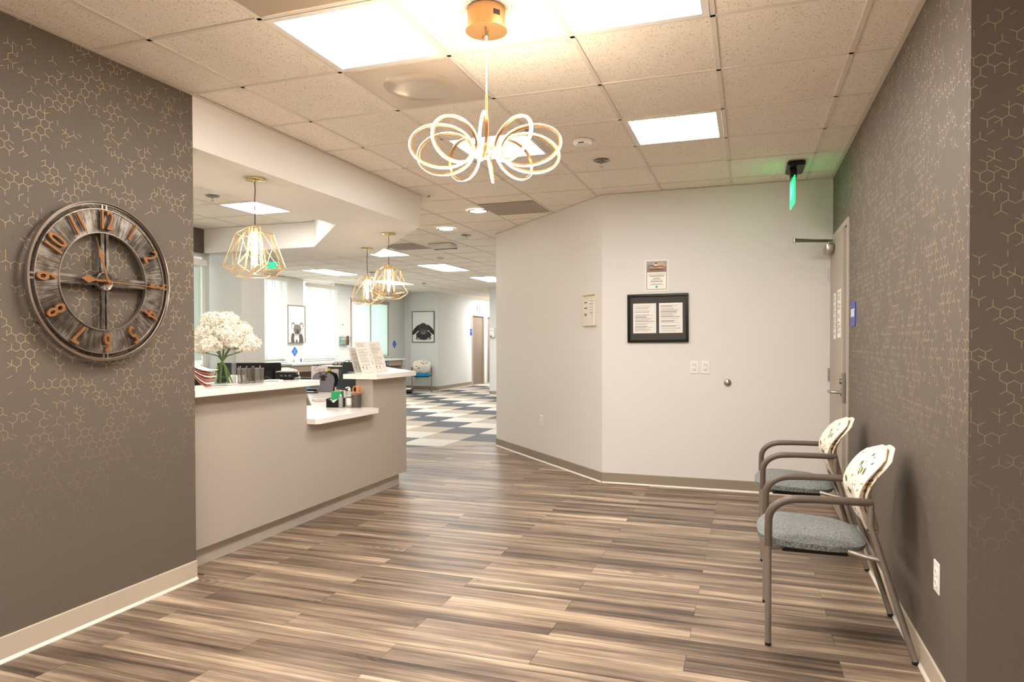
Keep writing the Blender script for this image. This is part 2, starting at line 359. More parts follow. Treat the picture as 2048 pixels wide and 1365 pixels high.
def mk_floral():
    m = mat('cream_leaf_print_fabric', rgb(232, 220, 202), .8, spec=.2); t = NT(m); b = t.n['Principled BSDF']; p = t.obj()
    col = rgb(234, 222, 205)
    for sc, rot, c, th, seed in ((17, .5, rgb(84, 116, 66), .27, 0), (26, -.4, rgb(62, 50, 44), .20, 3.1), (22, .9, rgb(140, 144, 138), .20, 7.7), (19, -.8, rgb(176, 146, 72), .20, 11.3)):
        q = t.mapping(p, (.2, .75, 1.9), (seed, seed, seed), (rot, 0, 0)); q2 = t.mapping(q, (1, 1, .55))
        v = t.vor(q2, sc); rn = t.new('ShaderNodeSeparateColor'); t.l.new(v.outputs['Color'], rn.inputs[0])
        on = t.math('MULTIPLY', t.math('LESS_THAN', v.outputs['Distance'], th), t.math('LESS_THAN', rn.outputs[0], .7))
        cl = t.math('GREATER_THAN', t.noise(t.mapping(p, loc=(seed * 3, 2, 1)), 11, 1), .46)
        col = t.mix(t.math('MULTIPLY', on, cl), col, c)
    t.l.new(col, b.inputs['Base Color']); return m
FLORAL = mk_floral()
def mk_brushed():
    m = mat('brushed_gunmetal', rgb(140, 130, 122), .36, .9); t = NT(m); b = t.n['Principled BSDF']; p = t.obj()
    sp = t.new('ShaderNodeSeparateXYZ'); t.l.new(p, sp.inputs[0]); an = t.math('ARCTAN2', sp.outputs[1], sp.outputs[0])
    r = t.new('ShaderNodeVectorMath', operation='LENGTH'); t.l.new(p, r.inputs[0])
    cm = t.new('ShaderNodeCombineXYZ'); t.l.new(t.math('MULTIPLY', an, 34.0), cm.inputs[0]); t.l.new(t.math('MULTIPLY', r.outputs['Value'], 9.0), cm.inputs[1])
    a = t.noise(cm.outputs[0], 1.0, 5, .75); d = t.noise(p, 11, 3)
    f = t.math('ADD', t.math('MULTIPLY', a, .6), t.math('MULTIPLY', d, .5))
    t.l.new(t.ramp(f, [(.42, rgb(66, 58, 52)), (.54, rgb(108, 98, 90)), (.66, rgb(172, 162, 152))]), b.inputs['Base Color']); return m
GUN = mk_brushed()
COPPER = mat('aged_copper', rgb(150, 102, 62), .45, .45, var=.25, vscale=30)
PERF = mat('perforated_panel', rgb(198, 180, 158), .5)
_t = NT(PERF); _v = _t.vor(_t.mapping(_t.pos(), (1, 1, 0)), 130); _v.inputs['Randomness'].default_value = 0
_t.l.new(_t.mix(_t.math('LESS_THAN', _v.outputs['Distance'], .33), rgb(204, 187, 165), rgb(96, 82, 68)), _t.n['Principled BSDF'].inputs['Base Color'])
SPK = mat('satin_diffuser_plate', rgb(205, 190, 172), .35, spec=.4)
VENTD = mat('grey_return_grille', rgb(178, 166, 152), .55)
PATT = mat('patterned_white', rgb(228, 222, 212), .8, var=.2, vscale=40)

# ------------------------------------------------------------------ setting: walls
def wallbox(name, x0, x1, y0, y1, z0, z1, m, parent=None):
    o = MB().box(x0, x1, y0, y1, z0, z1).build(name, m, parent)
    return tag(o, kind='structure') if parent is None else o
H = CEIL
wallbox('wall_left', -3.08, -2.93, -2.6, 3.03, 0, H, PAPER_Y)
wr = wallbox('wall_right', .675, .82, 2.571, 5.36, 0, H, PAPER_Y)
wallbox('wall_section', .675, .82, 5.36, 6.35, 2.215, H, PAPER_Y, wr)
wallbox('wall_right_front', .82, 2.3, 2.571, 2.70, 0, H, PAPER_X)
_o = MB().box(.675, .8201, 2.5705, 2.572, 0, H).build('wall_end', PAPER_X, wr)
wallbox('wall_right_side', 2.2, 2.33, -2.6, 2.571, 0, H, PAINT)
wallbox('wall_behind', -2.93, 2.2, -2.73, -2.6, 0, H, PAINT)
wallbox('wall_back', -1.30, .82, 6.35, 6.50, 0, H, PAINT)
wd = MB().prism([(-1.30, 6.35), (-1.30, 6.5), (-2.95, 8.24), (-3.05, 8.20)], 0, H).build('wall_diagonal', PAINT); tag(wd, kind='structure')
wallbox('wall_inner', -3.05, -2.92, 8.20, 16.1, 0, H, PAINT_FAR)
wallbox('wall_far_right', -6.17, -2.92, 16.1, 16.25, 0, H, PAINT_FAR)
wallbox('wall_corridor_right', -6.17, -6.03, 16.25, 24, 0, H, PAINT_FAR)
wallbox('wall_corridor_end', -8.2, -6.03, 24, 24.13, 0, H, PAINT_FAR)
wcl = wallbox('wall_corridor_left', -8.17, -8.05, 17.05, 19.48, 0, H, PAINT_FAR)
for y0, y1, z0 in ((19.48, 20.52, 2.20), (20.52, 20.74, 0), (20.74, 21.74, 2.20), (21.74, 24, 0)):
    wallbox('wall_section', -8.17, -8.05, y0, y1, z0, H, PAINT_FAR, wcl)
wallbox('wall_far', -8.886, -8.17, 17.05, 17.2, 0, H, PAINT_FAR)
wallbox('wall_far_return', -9.3, -8.886, 17.2, 17.33, 0, H, PAINT_FAR)
# window wall with three openings
ww = wallbox('wall_window', -9.33, -9.15, 7.1, 10.85, 0, H, PAINT_FAR)
for y0, y1, z0, z1 in ((10.85, 11.95, 0, .95), (11.95, 12.57, 0, H), (12.57, 13.76, 0, .95), (13.76, 14.39, 0, H), (14.39, 16.26, 0, .96), (14.39, 16.26, 2.42, H), (16.26, 17.2, 0, H)):
    wallbox('wall_section', -9.33, -9.15, y0, y1, z0, z1, PAINT_FAR, ww)
wallbox('wall_far_left_side', -9.33, -5.75, 6.95, 7.1, 0, H, PAINT_FAR)
wp = wallbox('wall_pier', -6.24, -5.75, 6.70, 6.95, 0, H, PAINT_FAR)
# reception back office
wo = wallbox('wall_office', -6.4, -6.24, 1.0, 5.0, 0, H, PAINT_FAR)
wallbox('wall_section', -6.4, -6.24, 5.0, 6.73, 0, 1.0, PAINT_FAR, wo)
wallbox('wall_section', -6.4, -6.24, 5.0, 6.73, 2.43, H, TAUPE, wo)
wallbox('wall_section', -6.4, -6.24, 6.73, 6.95, 0, H, PAINT_FAR, wo)
wallbox('wall_office_rear', -6.4, -3.08, .87, 1.0, 0, H, PAINT_FAR)
# soffit ring over the reception desk
OUT = [(-2.93, 3.03), (-2.93, 5.81), (-4.36, 7.43), (-5.752, 7.43), (-5.752, 6.66), (-6.24, 6.66), (-6.24, 6.62), (-4.67, 6.62), (-3.61, 5.45), (-3.61, 3.81), (-6.24, 3.81), (-6.24, 3.03)]
tag(MB().prism(OUT, 2.42, H).build('trim_1', SOFFIT), kind='structure')
# ------------------------------------------------------------------ ceiling
T = .6096; GX, GY = -.1457, 3.0284
ceil_ = MB().box(-9.33, 2.33, -2.73, 24.13, H + .03, H + .12).build('ceiling', GRIDW); tag(ceil_, kind='structure')
LIGHTS = {(-3, -1): 1, (-1, -1): 1, (-1, 2): 1, (-3, 2): 1, (-8, 4): 1, (-9, 9): 2, (-9, 13): 2, (-13, 13): 2, (-9, 17): 2, (-13, 17): 2, (-12, 27): 2}
SKIP = set()
for (i, j), n in LIGHTS.items():
    for q in range(n): SKIP.add((i, j + q))
SKIP |= {(-3, 0), (-3, -2)}
def inside(i, j):
    x, y = GX + (i + .5) * T, GY + (j + .5) * T
    if y < 1.2 and x > -3: return False
    if -3.3 < x < .95 and y < 6.6: return True
    if y < 3.4: return False
    if x < -3.3 and y < 7.6: return -3.3 > x > -6.2 and 3.2 < y
    if y < 17.4: return x > -9.4 and (x < -3.0 or y < 8.4 and x < -1.1 - (y - 6.5) * .9)
    return -8.3 < x < -6.0 and y < 24
tile_me = None; n_t = 0; cells = []
for j in range(-3, 34):
    for i in range(-16, 3):
        if (i, j) in SKIP or not inside(i, j): continue
        cells.append((i, j))
cells.sort(key=lambda c: (GX + c[0] * T) ** 2 + (GY + c[1] * T) ** 2)
g = .004
tb = MB().box(g, T - g, g, T - g, 0, .014)
rest = MB()
for k, (i, j) in enumerate(cells):
    x, y = GX + i * T, GY + j * T
    x1 = min(x + T, .672)
    if x1 < x + T - .01: MB().box(x + g, x1 - g, y + g, y + T - g, H + .004, H + .018).build('ceiling_tile', TILE, ceil_); continue
    if k < 295:
        if tile_me is None: o = tb.build('ceiling_tile', TILE, ceil_); tile_me = o.data
        else: o = bpy.data.objects.new('ceiling_tile', tile_me); C.objects.link(o); o.parent = ceil_
        o.location = (x, y, H + .004)
    else: rest.box(x + g, x + T - g, y + g, y + T - g, H + .004, H + .018)
if rest.v: tag(rest.build('ceiling_tiles', TILE, ceil_), kind='stuff')
def rail(x0, x1, y0, y1): MB().box(x0, x1, y0, y1, H - .001, H + .006).build('grid_rail', GRIDM, ceil_)
for i in range(-15, 2):
    x = GX + i * T
    if i >= -4: rail(x - .011, x + .011, 1.1, 6.34 if i > -2 else 7.2 + (-1.3 - x) * .9 if i > -4 else 8.4)
    else: rail(x - .011, x + .011, 7.44 if x < -4.3 else 3.9 if x > -3.6 else 6.0, 17.04 if not -8.05 < x < -6.2 else 23.9)
    if -6.2 < x < -3.7: rail(x - .011, x + .011, 3.84, 6.6)
for j in range(-3, 34):
    y = GY + j * T
    if j <= 5: rail(-2.92, .665, y - .010, y + .010)
    if j > 5 and y < 8.2: rail(-4.3 if y < 7.4 else -9.1, -1.4 - (y - 6.35) * .93 if y > 6.35 else -1.3, y - .010, y + .010)
    elif y >= 8.2 and y < 17: rail(-9.14, -3.06, y - .010, y + .010)
    elif y > 17.1: rail(-8.04, -6.18, y - .010, y + .010)
    if 3.85 < y < 6.6: rail(-6.2, -3.65, y - .010, y + .010)
for nm, a in (('trim_2', (.650, .675, 2.57, 6.35)), ('trim_3', (-2.93, -2.905, -2.6, 5.81))):
    tag(MB().box(a[0], a[1], a[2], a[3], H - .0035, H - .0012).build(nm, GRIDM), kind='structure')
# light fixtures
LAB = {(-3, -1): 'large square lit ceiling panel left of the gold chandelier canopy', (-1, -1): 'square lit ceiling panel cut by the top edge, right of the canopy',
       (-1, 2): 'square lit ceiling panel near the back wall, between chandelier and exit sign', (-3, 2): 'square lit ceiling panel seen behind the glowing chandelier loops',
       (-8, 4): 'square lit ceiling panel inside the raised tray over the reception desk', (-9, 9): 'lit ceiling panel half hidden behind the soffit above the right pendants',
       (-9, 13): 'long lit waiting room panel in the middle, right of the pendants', (-13, 13): 'long lit waiting room panel in front of the blinds, left of the pendants',
       (-9, 17): 'long lit waiting room panel cut off by the diagonal wall', (-13, 17): 'long lit waiting room panel seen behind the rightmost cage pendant',
       (-12, 27): 'small distant lit ceiling panel far down the corridor'}
for (i, j), n in LIGHTS.items():
    x, y = GX + i * T, GY + j * T; near = j < 4 and i > -5
    t = thing('ceiling_light', LAB[(i, j)], 'ceiling light', (x + T / 2, y + n * T / 2, H), 0, 'lit ceiling panels')
    a, b = T / 2 - .012, n * T / 2 - .012; fr = MB()
    for (x0, x1, y0, y1) in ((-a, a, -b, -b + .03), (-a, a, b - .03, b), (-a, -a + .03, -b + .03, b - .03), (a - .03, a, -b + .03, b - .03)): fr.box(x0, x1, y0, y1, -.004, .012)
    fr.build('frame', GRIDW, t)
    MB().box(-a + .03, a - .03, -b + .03, b - .03, .002, .008).build('diffuser', PAN_N if near else PAN_F, t)
# air diffusers in the ceiling
def cell_thing(name, label, cat, i, j, grp=None): return thing(name, label, cat, (GX + (i + .5) * T, GY + (j + .5) * T, H), 0, grp)
t = cell_thing('ceiling_air_diffuser', 'flat ceiling air diffuser with a round dished centre beside the big panel', 'vent', -3, 0)
MB().bevbox(-.29, .29, -.29, .29, -.003, .008, .002).build('plate', SPK, t)
MB().lathe([(.20, -.002), (.185, -.014), (.12, -.022), (.06, -.024), (.0005, -.0245)], n=40).build('dish', CHROME if False else mat('satin_dish', rgb(206, 192, 175), .25, .35), t)
t = cell_thing('ceiling_return_grille', 'perforated square ceiling grille at the top edge beside the big panel', 'vent', -3, -2)
MB().box(-.29, .29, -.29, .29, .0, .008).build('perforated_plate', PERF, t)
def vent(label, x0, x1, y0, y1):
    t = thing('ceiling_vent', label, 'vent', ((x0 + x1) / 2, (y0 + y1) / 2, H), 0, 'grey ceiling vents'); w, h = (x1 - x0) / 2, (y1 - y0) / 2
    MB().bevbox(-w, w, -h, h, -.006, -.002, .0015).build('plate', VENTD, t)
    s = MB()
    for k in range(9): s.box(-w + .03, w - .03, -h + .05 + k * (2 * h - .1) / 8 - .003, -h + .05 + k * (2 * h - .1) / 8 + .003, -.0085, -.006)
    s.build('fins', mat('vent_fin', rgb(160, 148, 134), .5), t)
vent('grey ceiling vent between the chandelier and the diagonal wall', -2.57, -1.99, 6.38, 6.97)
vent('grey ceiling vent over the pendants, left of the round downlights', -4.93, -4.40, 8.54, 9.10)
for lab, x, y in (('round recessed downlight nearest the diagonal wall', -2.68, 6.67), ('round recessed downlight farther back, above the black-edged ceiling sign', -3.47, 7.60)):
    t = thing('downlight', lab, 'ceiling light', (x, y, H), 0, 'round recessed downlights')
    MB().lathe([(.105, -.001), (.105, -.007), (.088, -.009), (.086, -.004)], n=32, cap=False).build('trim_ring', mat('downlight_ring', rgb(150, 140, 128), .3, .6), t)
    MB().lathe([(.087, -.0045), (.0005, -.0046)], n=32).build('lamp', DOWN, t)
t = thing('smoke_detector', 'white round smoke detector on the ceiling right of the chandelier', 'detector', (-1.075, 4.60, H))
MB().lathe([(.068, -.001), (.068, -.012), (.060, -.022), (.052, -.032), (.02, -.036), (.0005, -.036)], n=28).build('body', WHITEP, t)
MB().box(-.02, .02, -.06, -.05, -.030, -.026).build('sensor_slot', BLACKP, t)
ESC = mat('dull_chrome', rgb(126, 120, 114), .25, 1.0)
def sprinkler(lab, x, y):
    t = thing('sprinkler', lab, 'sprinkler', (x, y, H), 0, 'ceiling sprinklers')
    MB().lathe([(.062, -.001), (.058, -.006), (.040, -.007), (.036, -.002), (.02, -.002), (.018, -.008), (.0005, -.008)], n=24).build('escutcheon', ESC, t)
    b = MB(); b.cyl((0, 0, -.008), (0, 0, -.028), .008, n=8)
    for s in (-1, 1): b.tube([(s * .006, 0, -.024), (s * .013, 0, -.034), (s * .004, 0, -.046)], .002, 6)
    b.lathe([(.018, -.048), (.018, -.046), (.0005, -.046)], n=12); b.build('head', STEEL, t)
for lab, x, y in (('chrome ceiling sprinkler in front of the back wall, near the smoke detector', -1.06, 5.15), ('ceiling sprinkler right of the two round downlights', -3.44, 8.14),
                  ('chrome ceiling sprinkler in the tray over the reception desk', -4.76, 5.16), ('distant ceiling sprinkler above the rightmost pendant, before the rabbit picture', -7.15, 14.4),
                  ('tiny ceiling sprinkler right beside the middle pendant cord', -7.0, 11.8), ('small distant sprinkler over the corridor mouth', -6.5, 17.6)):
    sprinkler(lab, x, y)
t = thing('ceiling_notice_box', 'flat beige ceiling box with a dark top edge below the downlights', 'ceiling box', (-4.07, 8.78, H))
MB().bevbox(-.17, .17, -.13, .13, -.05, -.001, .01).build('body', PAPERG, t); MB().box(-.17, .17, .09, .125, -.056, -.046).build('edge', BLACKP, t)
t = thing('motion_sensor', 'small beige motion sensor on the ceiling before the middle panel', 'sensor', (-4.75, 10.15, H))
MB().lathe([(.06, -.001), (.055, -.02), (.03, -.035), (.0005, -.038)], n=20).build('body', CREAMP, t)
# ------------------------------------------------------------------ floor
floor = MB().box(-9.33, 2.33, -2.73, 24.13, -.12, -.006).build('floor', mat('floor_underlay', rgb(150, 130, 112), .6)); tag(floor, kind='structure')
R0, RH = 2.81, .1478; LB = (-.55, 1.0, 7.71 + .55 * 4.11)      # carpet border: y - .55 x <= c
full = None; random.seed(4)
def polyobj(poly, name, z0, z1, m, parent, shrink=.0008):
    cx, cy = sum(p[0] for p in poly) / len(poly), sum(p[1] for p in poly) / len(poly)
    q = [(x - cx, y - cy) for x, y in poly]; o = MB().prism(q, z0, z1).build(name, m, parent); o.location = (cx, cy, 0); return o
for r in range(-9, 38):
    y0, y1 = R0 + r * RH, R0 + (r + 1) * RH; base = -.245 if r % 2 == 0 else -.853
    for k in range(-4, 3):
        x0 = base + k * 1.215; x1 = x0 + 1.215; x0 += .0008; x1 -= .0008
        poly = [(x0, y0 + .0008), (x1, y0 + .0008), (x1, y1 - .0008), (x0, y1 - .0008)]
        P = clip(poly, 1, 0, .68)
        if P: P = clip(P, -1, 0, 4.7 if y0 > 5.75 else (3.12 if y0 > 3.03 else 2.94))
        if P: P = clip(P, LB[0], LB[1], LB[2])
        if P: P = clip(P, 0, 1, 6.36) if (x0 + x1) / 2 > -1.3 else clip(P, 1.85, 1.75, 1.85 * -1.30 + 1.75 * 6.35 + .02)
        if not P or len(P) < 3: continue
        ar = abs(sum(P[i][0] * P[(i + 1) % len(P)][1] - P[(i + 1) % len(P)][0] * P[i][1] for i in range(len(P)))) / 2
        if ar < .0006: continue
        if P == poly:
            if full is None: o = polyobj(P, 'plank', -.005, 0, WOOD, floor); full = o.data
            else: o = bpy.data.objects.new('plank', full); C.objects.link(o); o.parent = floor; o.location = ((x0 + x1) / 2, (y0 + y1) / 2, 0)
        else: polyobj(P, 'plank', -.005, 0, WOOD, floor)
        
MB().box(-2.93, 2.2, -2.6, R0 - 9 * RH - .001, -.006, 0).build('floor_section', WOOD, floor)
MB().box(.68, 2.2, R0 - 9 * RH, 2.571, -.006, 0).build('floor_section', WOOD, floor)
MB().box(-6.24, -3.13, 1.0, 6.7, -.006, -.001).build('floor_section', CARP[2], floor)
cw = .61
for k in range(-1, 10):
    xa, xb = -4.30 - k * cw, -3.69 - k * cw; yb = 9.10 + .635 * k
    while yb > 7: yb -= 1.93
    y = yb; s = 0
    while y < 24:
        L = (.73, .60, .60)[s % 3]
        P = [(xa + .0012, y + .0012), (xb - .0012, y + .0012), (xb - .0012, y + L - .0012), (xa + .0012, y + L - .0012)]
        P = clip(P, 1, 0, -3.06); P = P and clip(P, -1, 0, 9.14); P = P and clip(P, -LB[0], -LB[1], -LB[2] - .0003)
        if P and y > 15.4:
            if (xa + xb) / 2 < -8.05 or (xa + xb) / 2 > -6.17 and xb > -6.1: P = clip(P, 0, 1, 17.04 if xa < -7 else 16.09)
            else: P = clip(clip(P, -1, 0, 8.04) or [(0, 0)], 1, 0, -6.18)
        if P and (xa + xb) / 2 < -3.9 and y < 7.1: P = clip(P, 0, -1, -6.9)
        if P and len(P) > 2 and abs(sum(P[i][0] * P[(i + 1) % len(P)][1] - P[(i + 1) % len(P)][0] * P[i][1] for i in range(len(P)))) > .002:
            polyobj(P, 'floor_tile', -.005, .001, CARP[s % 3], floor)
        y += L; s += 1
# ------------------------------------------------------------------ baseboards
def baseboard(name, pts, h=.105, d=.008, m=None):
    """pts run along the wall with the room on the left hand side of the direction"""
    root = structure(name); b = MB(); c = MB()
    for a, e in zip(pts, pts[1:]):
        a, e = Vector((*a, 0)), Vector((*e, 0)); t = (e - a).normalized(); n = Vector((-t.y, t.x, 0)) * d
        b.add([a + Vector((0, 0, .0)), e, e + n, a + n, a + Vector((0, 0, h)), e + Vector((0, 0, h)), e + n + Vector((0, 0, h - .003)), a + n + Vector((0, 0, h - .003))],
              [(0, 1, 2, 3), (4, 7, 6, 5), (0, 4, 5, 1), (3, 2, 6, 7), (0, 3, 7, 4), (1, 5, 6, 2)])
        n2 = n * 2.1
        c.add([a + n, e + n, e + n2, a + n2, a + n + Vector((0, 0, .016)), e + n + Vector((0, 0, .016)), e + n2 + Vector((0, 0, .004)), a + n2 + Vector((0, 0, .004))],
              [(0, 1, 2, 3), (4, 7, 6, 5), (0, 4, 5, 1), (3, 2, 6, 7), (0, 3, 7, 4), (1, 5, 6, 2)])
    b.build('base_strip', m or BASEB, root); c.build('cove_lip', LIP_SHEEN, root)
BASE_LIT = mat('lit_taupe_vinyl_base', rgb(196, 182, 163), .4, var=.04, vscale=5)  # same vinyl as the back base, its stronger light put into the colour
baseboard('baseboard_left', [(-2.93, 3.03), (-2.93, -2.6)], .108, m=BASE_LIT)
baseboard('baseboard_right', [(.675, 2.571), (.675, 5.36)], .105, m=BASE_LIT)
baseboard('baseboard_back', [(.675, 6.35), (-1.30, 6.35), (-3.05, 8.20), (-3.05, 16.1)], .10)
baseboard('baseboard_far_right', [(-3.05, 16.1), (-6.17, 16.1), (-6.17, 24)], .10)
baseboard('baseboard_corridor', [(-8.05, 19.45), (-8.05, 17.05), (-8.886, 17.05), (-8.886, 17.2), (-9.15, 17.2)], .12)
baseboard('baseboard_window', [(-9.15, 17.2), (-9.15, 7.1)], .10)
# ------------------------------------------------------------------ doors
d1 = structure('door_1'); fr = MB()
fr.box(.664, .80, 5.36, 5.405, 0, 2.215).box(.664, .80, 6.305, 6.35, 0, 2.215).box(.664, .80, 5.405, 6.305, 2.17, 2.215)
fr.box(.705, .80, 5.405, 5.42, 0, 2.17).box(.705, .80, 6.29, 6.305, 0, 2.17).box(.705, .80, 5.42, 6.29, 2.155, 2.17)
fr.build('door_frame', FRAMEM, d1)
MB().box(.80, .82, 5.36, 6.35, 0, 2.215).build('dark_backing', BLACKP, d1)  # black sheet painted in for the darkness behind the leaf
leaf = MB().bevbox(-.044, 0, -.84, 0, .01, 2.155, .002).build('door_leaf', DOORM, d1); leaf.location = (.693, 6.295, 0); leaf.rotation_euler = (0, 0, -.006)
MB().box(-.0405, -.0025, -.8430, -.8405, .885, 1.10).box(-.0465, -.0445, -.840, -.795, .885, 1.10).build('lock_plate', STEEL, leaf)
hd = MB(); hd.lathe([(.028, 0), (.028, .006), (.012, .008)], n=20, m=facing((-1, 0, 0), (-.044, -.775, .955)))
hd.tube([(-.05, -.775, .955), (-.085, -.775, .955), (-.108, -.765, .955), (-.113, -.74, .955), (-.113, -.655, .953)], .0115, 10); hd.build('lever_handle', STEEL, leaf)
MB().lathe([(.020, 0), (.020, .012), (.012, .016), (.0005, .016)], n=20, m=facing((-1, 0, 0), (-.044, -.775, 1.035))).build('lock_cylinder', STEEL, leaf)
for z in (.28, 1.05, 1.89):
    h = MB(); 
    for q in range(5): h.cyl((-.052, .004, z - .055 + q * .0225), (-.052, .004, z - .055 + q * .0225 + .021), .008, n=10)
    h.box(-.050, -.044, -.022, .004, z - .055, z + .057); h.build('hinge', STEEL, leaf)
cl = MB(); cl.bevbox(-.105, -.046, -.33, -.06, 2.045, 2.115, .012, seg=2); cl.build('door_closer', STEEL, leaf)
ar = MB(); ar.tube([(-.075, -.20, 2.115), (-.075, -.20, 2.148)], .012, 10); ar.tube([(-.075, -.20, 2.146), (-.20, -.225, 2.150), (-.335, -.25, 2.152)], .0095, 8, sx=1.6)
ar.tube([(-.335, -.25, 2.165), (-.18, -.13, 2.168), (-.03, -.04, 2.172)], .008, 8, sx=1.5); ar.tube([(-.335, -.25, 2.142), (-.335, -.25, 2.176)], .012, 10); ar.build('closer_arm', STEEL, leaf)
def doc(rows, head=True, seed=1, base=(244, 239, 232), ink=(150, 143, 136)):
    rn = random.Random(seed); L = [(rn.random() * .5 + .5) for _ in range(rows)]
    def f(u, v):
        if u < .08 or u > .93 or v < .06 or v > .95: return base
        k = int((1 - v) * rows); fr_ = (1 - v) * rows - k
        if L[min(k, rows - 1)] < .56: return base
        if .35 < fr_ < .78 and u < .08 + .85 * L[min(k, rows - 1)]: return ink
        return base
    return f
def sheet(label, w, h, M, func, nx, ny, cat='paper', grp=None, name='paper_sheet', t=.0012):
    o = thing(name, label, cat, M=M, group=grp); MB().box(-w / 2, w / 2, -h / 2, h / 2, 0, t).build('sheet', PAPER, o)
    printed('print', w - .004, h - .004, nx, ny, func, o, Matrix.Translation((0, 0, t + .0006))); return o
sheet('narrow printed notice taped to the exit door, nearer the hinges', .15, .36, facing((-1, 0, 0), (.647, 5.94, 1.53)), doc(26, seed=3), 12, 60, 'notice', 'notices taped to the exit door')
sheet('wider printed notice taped to the exit door, nearer its lock edge', .21, .36, facing((-1, 0, 0), (.645, 5.645, 1.54)), doc(26, seed=5), 14, 60, 'notice', 'notices taped to the exit door')
for nm, y0, y1, ajar in (('door_2', 19.48, 20.52, 1), ('door_3', 20.74, 21.74, 0)):
    d = structure(nm); fr = MB()
    fr.box(-8.17, -8.035, y0, y0 + .05, 0, 2.2).box(-8.17, -8.035, y1 - .05, y1, 0, 2.2).box(-8.17, -8.035, y0 + .05, y1 - .05, 2.15, 2.2); fr.build('door_frame', FRAMEM, d)
    lf = MB().bevbox(-8.14, -8.095, y0 + .052, y1 - .052, .01, 2.148, .003).build('door_leaf', DOORB, d)
    hh = MB(); hh.tube([(-8.095, y1 - .13, 1.0), (-8.04, y1 - .13, 1.0), (-8.04, y1 - .24, 1.0)], .01, 8); hh.build('lever_handle', STEEL, lf)
o = thing('room_sign', 'small blue room sign beside the far brown hall door', 'sign', (-8.048, 19.40, 1.64)); MB().bevbox(0, .008, -.07, .07, -.10, .10, .003).build('plate', BLUEP, o)
printed('print', .06, .06, 5, 5, lambda u, v: (235, 240, 250) if abs(u - .5) + abs(v - .5) < .4 else (40, 70, 165), o, facing((1, 0, 0), (.009, 0, .03)))
o = thing('hall_call_light', 'small white wall fitting with two dark lamps above the hall door', 'wall lamp', (-8.048, 20.0, 2.33))
MB().bevbox(0, .05, -.09, .09, -.05, .14, .01).build('body', WHITEP, o)
for z in (-.0, .10): MB().ball((.06, 0, z), .026, 10, 6).build('lamp', STEEL, o)
# ------------------------------------------------------------------ windows
def window(nm, y0, y1, z0, z1, x=-9.15, mull=(), out=-1):
    w = structure(nm); f = MB(); xa, xb = (x - .14, x - .08)
    f.box(xa, xb, y0, y0 + .04, z0, z1).box(xa, xb, y1 - .04, y1, z0, z1).box(xa, xb, y0 + .04, y1 - .04, z0, z0 + .04).box(xa, xb, y0 + .04, y1 - .04, z1 - .04, z1)
    for m in mull: f.box(xa, xb, m - .025, m + .025, z0 + .04, z1 - .04)
    f.build('window_frame', GRIDW, w); MB().box(x - .115, x - .109, y0 + .04, y1 - .04, z0 + .04, z1 - .04).build('pane', GLASS, w)
    MB().bevbox(x - .08, x + .03, y0 - .01, y1 + .01, z0 - .025, z0, .004).build('sill', WHITEP, w); return w
w1 = window('window_1', 10.85, 11.95, .95, H); w2 = window('window_2', 12.57, 13.76, .95, H); w3 = window('window_3', 14.39, 16.26, .96, 2.42, mull=(15.33,))
def slats(w, y0, y1, z0, z1, n, x, seed):
    rn = random.Random(seed); wd = (y1 - y0) / n
    MB().bevbox(x - .05, x + .045, y0 - .03, y1 + .03, z1, z1 + .085, .004).build('valance', PAPERG, w)
    for k in range(n):
        if rn.random() < .10: continue
        a = rn.uniform(-.35, .95); y = y0 + (k + .5) * wd; c, s = math.cos(a), math.sin(a); b = MB(); hw = .058; pts = []
        for q in (-1, -.5, 0, .5, 1): pts.append((x + s * hw * q + .006 * (1 - q * q) * c, y + c * hw * q - .006 * (1 - q * q) * s))
        for z in (z0, z1): b.v += [(px, py, z) for px, py in pts]
        b.f += [(i, i + 1, i + 6, i + 5) for i in range(4)]; b.mi += [0] * 4; b.sm += [True] * 4; b.build('slat', BLIND, w)
slats(w1, 10.88, 11.93, .99, 2.60, 11, -9.09, 2); slats(w2, 12.64, 13.74, .97, 2.56, 12, -9.09, 9)
MB().box(-9.16, -9.152, 10.86, 11.95, 2.685, 2.71).build('shadow_gap', BLACKP, w1)
b = MB().box(-9.14, -9.134, 14.45, 16.20, 1.0, 2.36).build('roller_shade', SHADE, w3); MB().bevbox(-9.148, -9.09, 14.40, 16.25, 2.335, 2.42, .006).build('shade_cassette', VENTD, w3)
MB().box(-9.134, -9.128, 15.305, 15.355, .98, 2.34).build('mullion_cover', VENTD, w3)
for y in (14.40, 16.19): MB().box(-9.148, -9.12, y, y + .055, .97, 2.36).build('side_channel', VENTD, w3)
# office window
w4 = structure('window_4'); f = MB()
f.box(-6.40, -6.33, 5.0, 5.05, 1.0, 2.43).box(-6.40, -6.33, 6.68, 6.73, 1.0, 2.43).box(-6.40, -6.33, 5.05, 6.68, 1.0, 1.05).box(-6.40, -6.33, 5.05, 6.68, 2.38, 2.43).box(-6.40, -6.33, 6.42, 6.46, 1.05, 2.38); f.build('window_frame', GRIDW, w4)
MB().box(-6.375, -6.369, 5.05, 6.68, 1.05, 2.38).build('pane', GLASS, w4); MB().bevbox(-6.33, -6.20, 5.0, 6.73, .97, 1.0, .004).build('sill', WHITEP, w4)
MB().box(-6.28, -6.275, 5.06, 6.60, 1.12, 2.26).build('roller_shade', SHADE, w4); MB().bevbox(-6.30, -6.21, 5.04, 6.64, 2.26, 2.335, .006).build('shade_cassette', WHITEP, w4)
MB().cyl((-6.25, 6.55, 1.15), (-6.25, 6.55, 2.26), .006, n=6).build('pull_cord', GRIDM, w4)
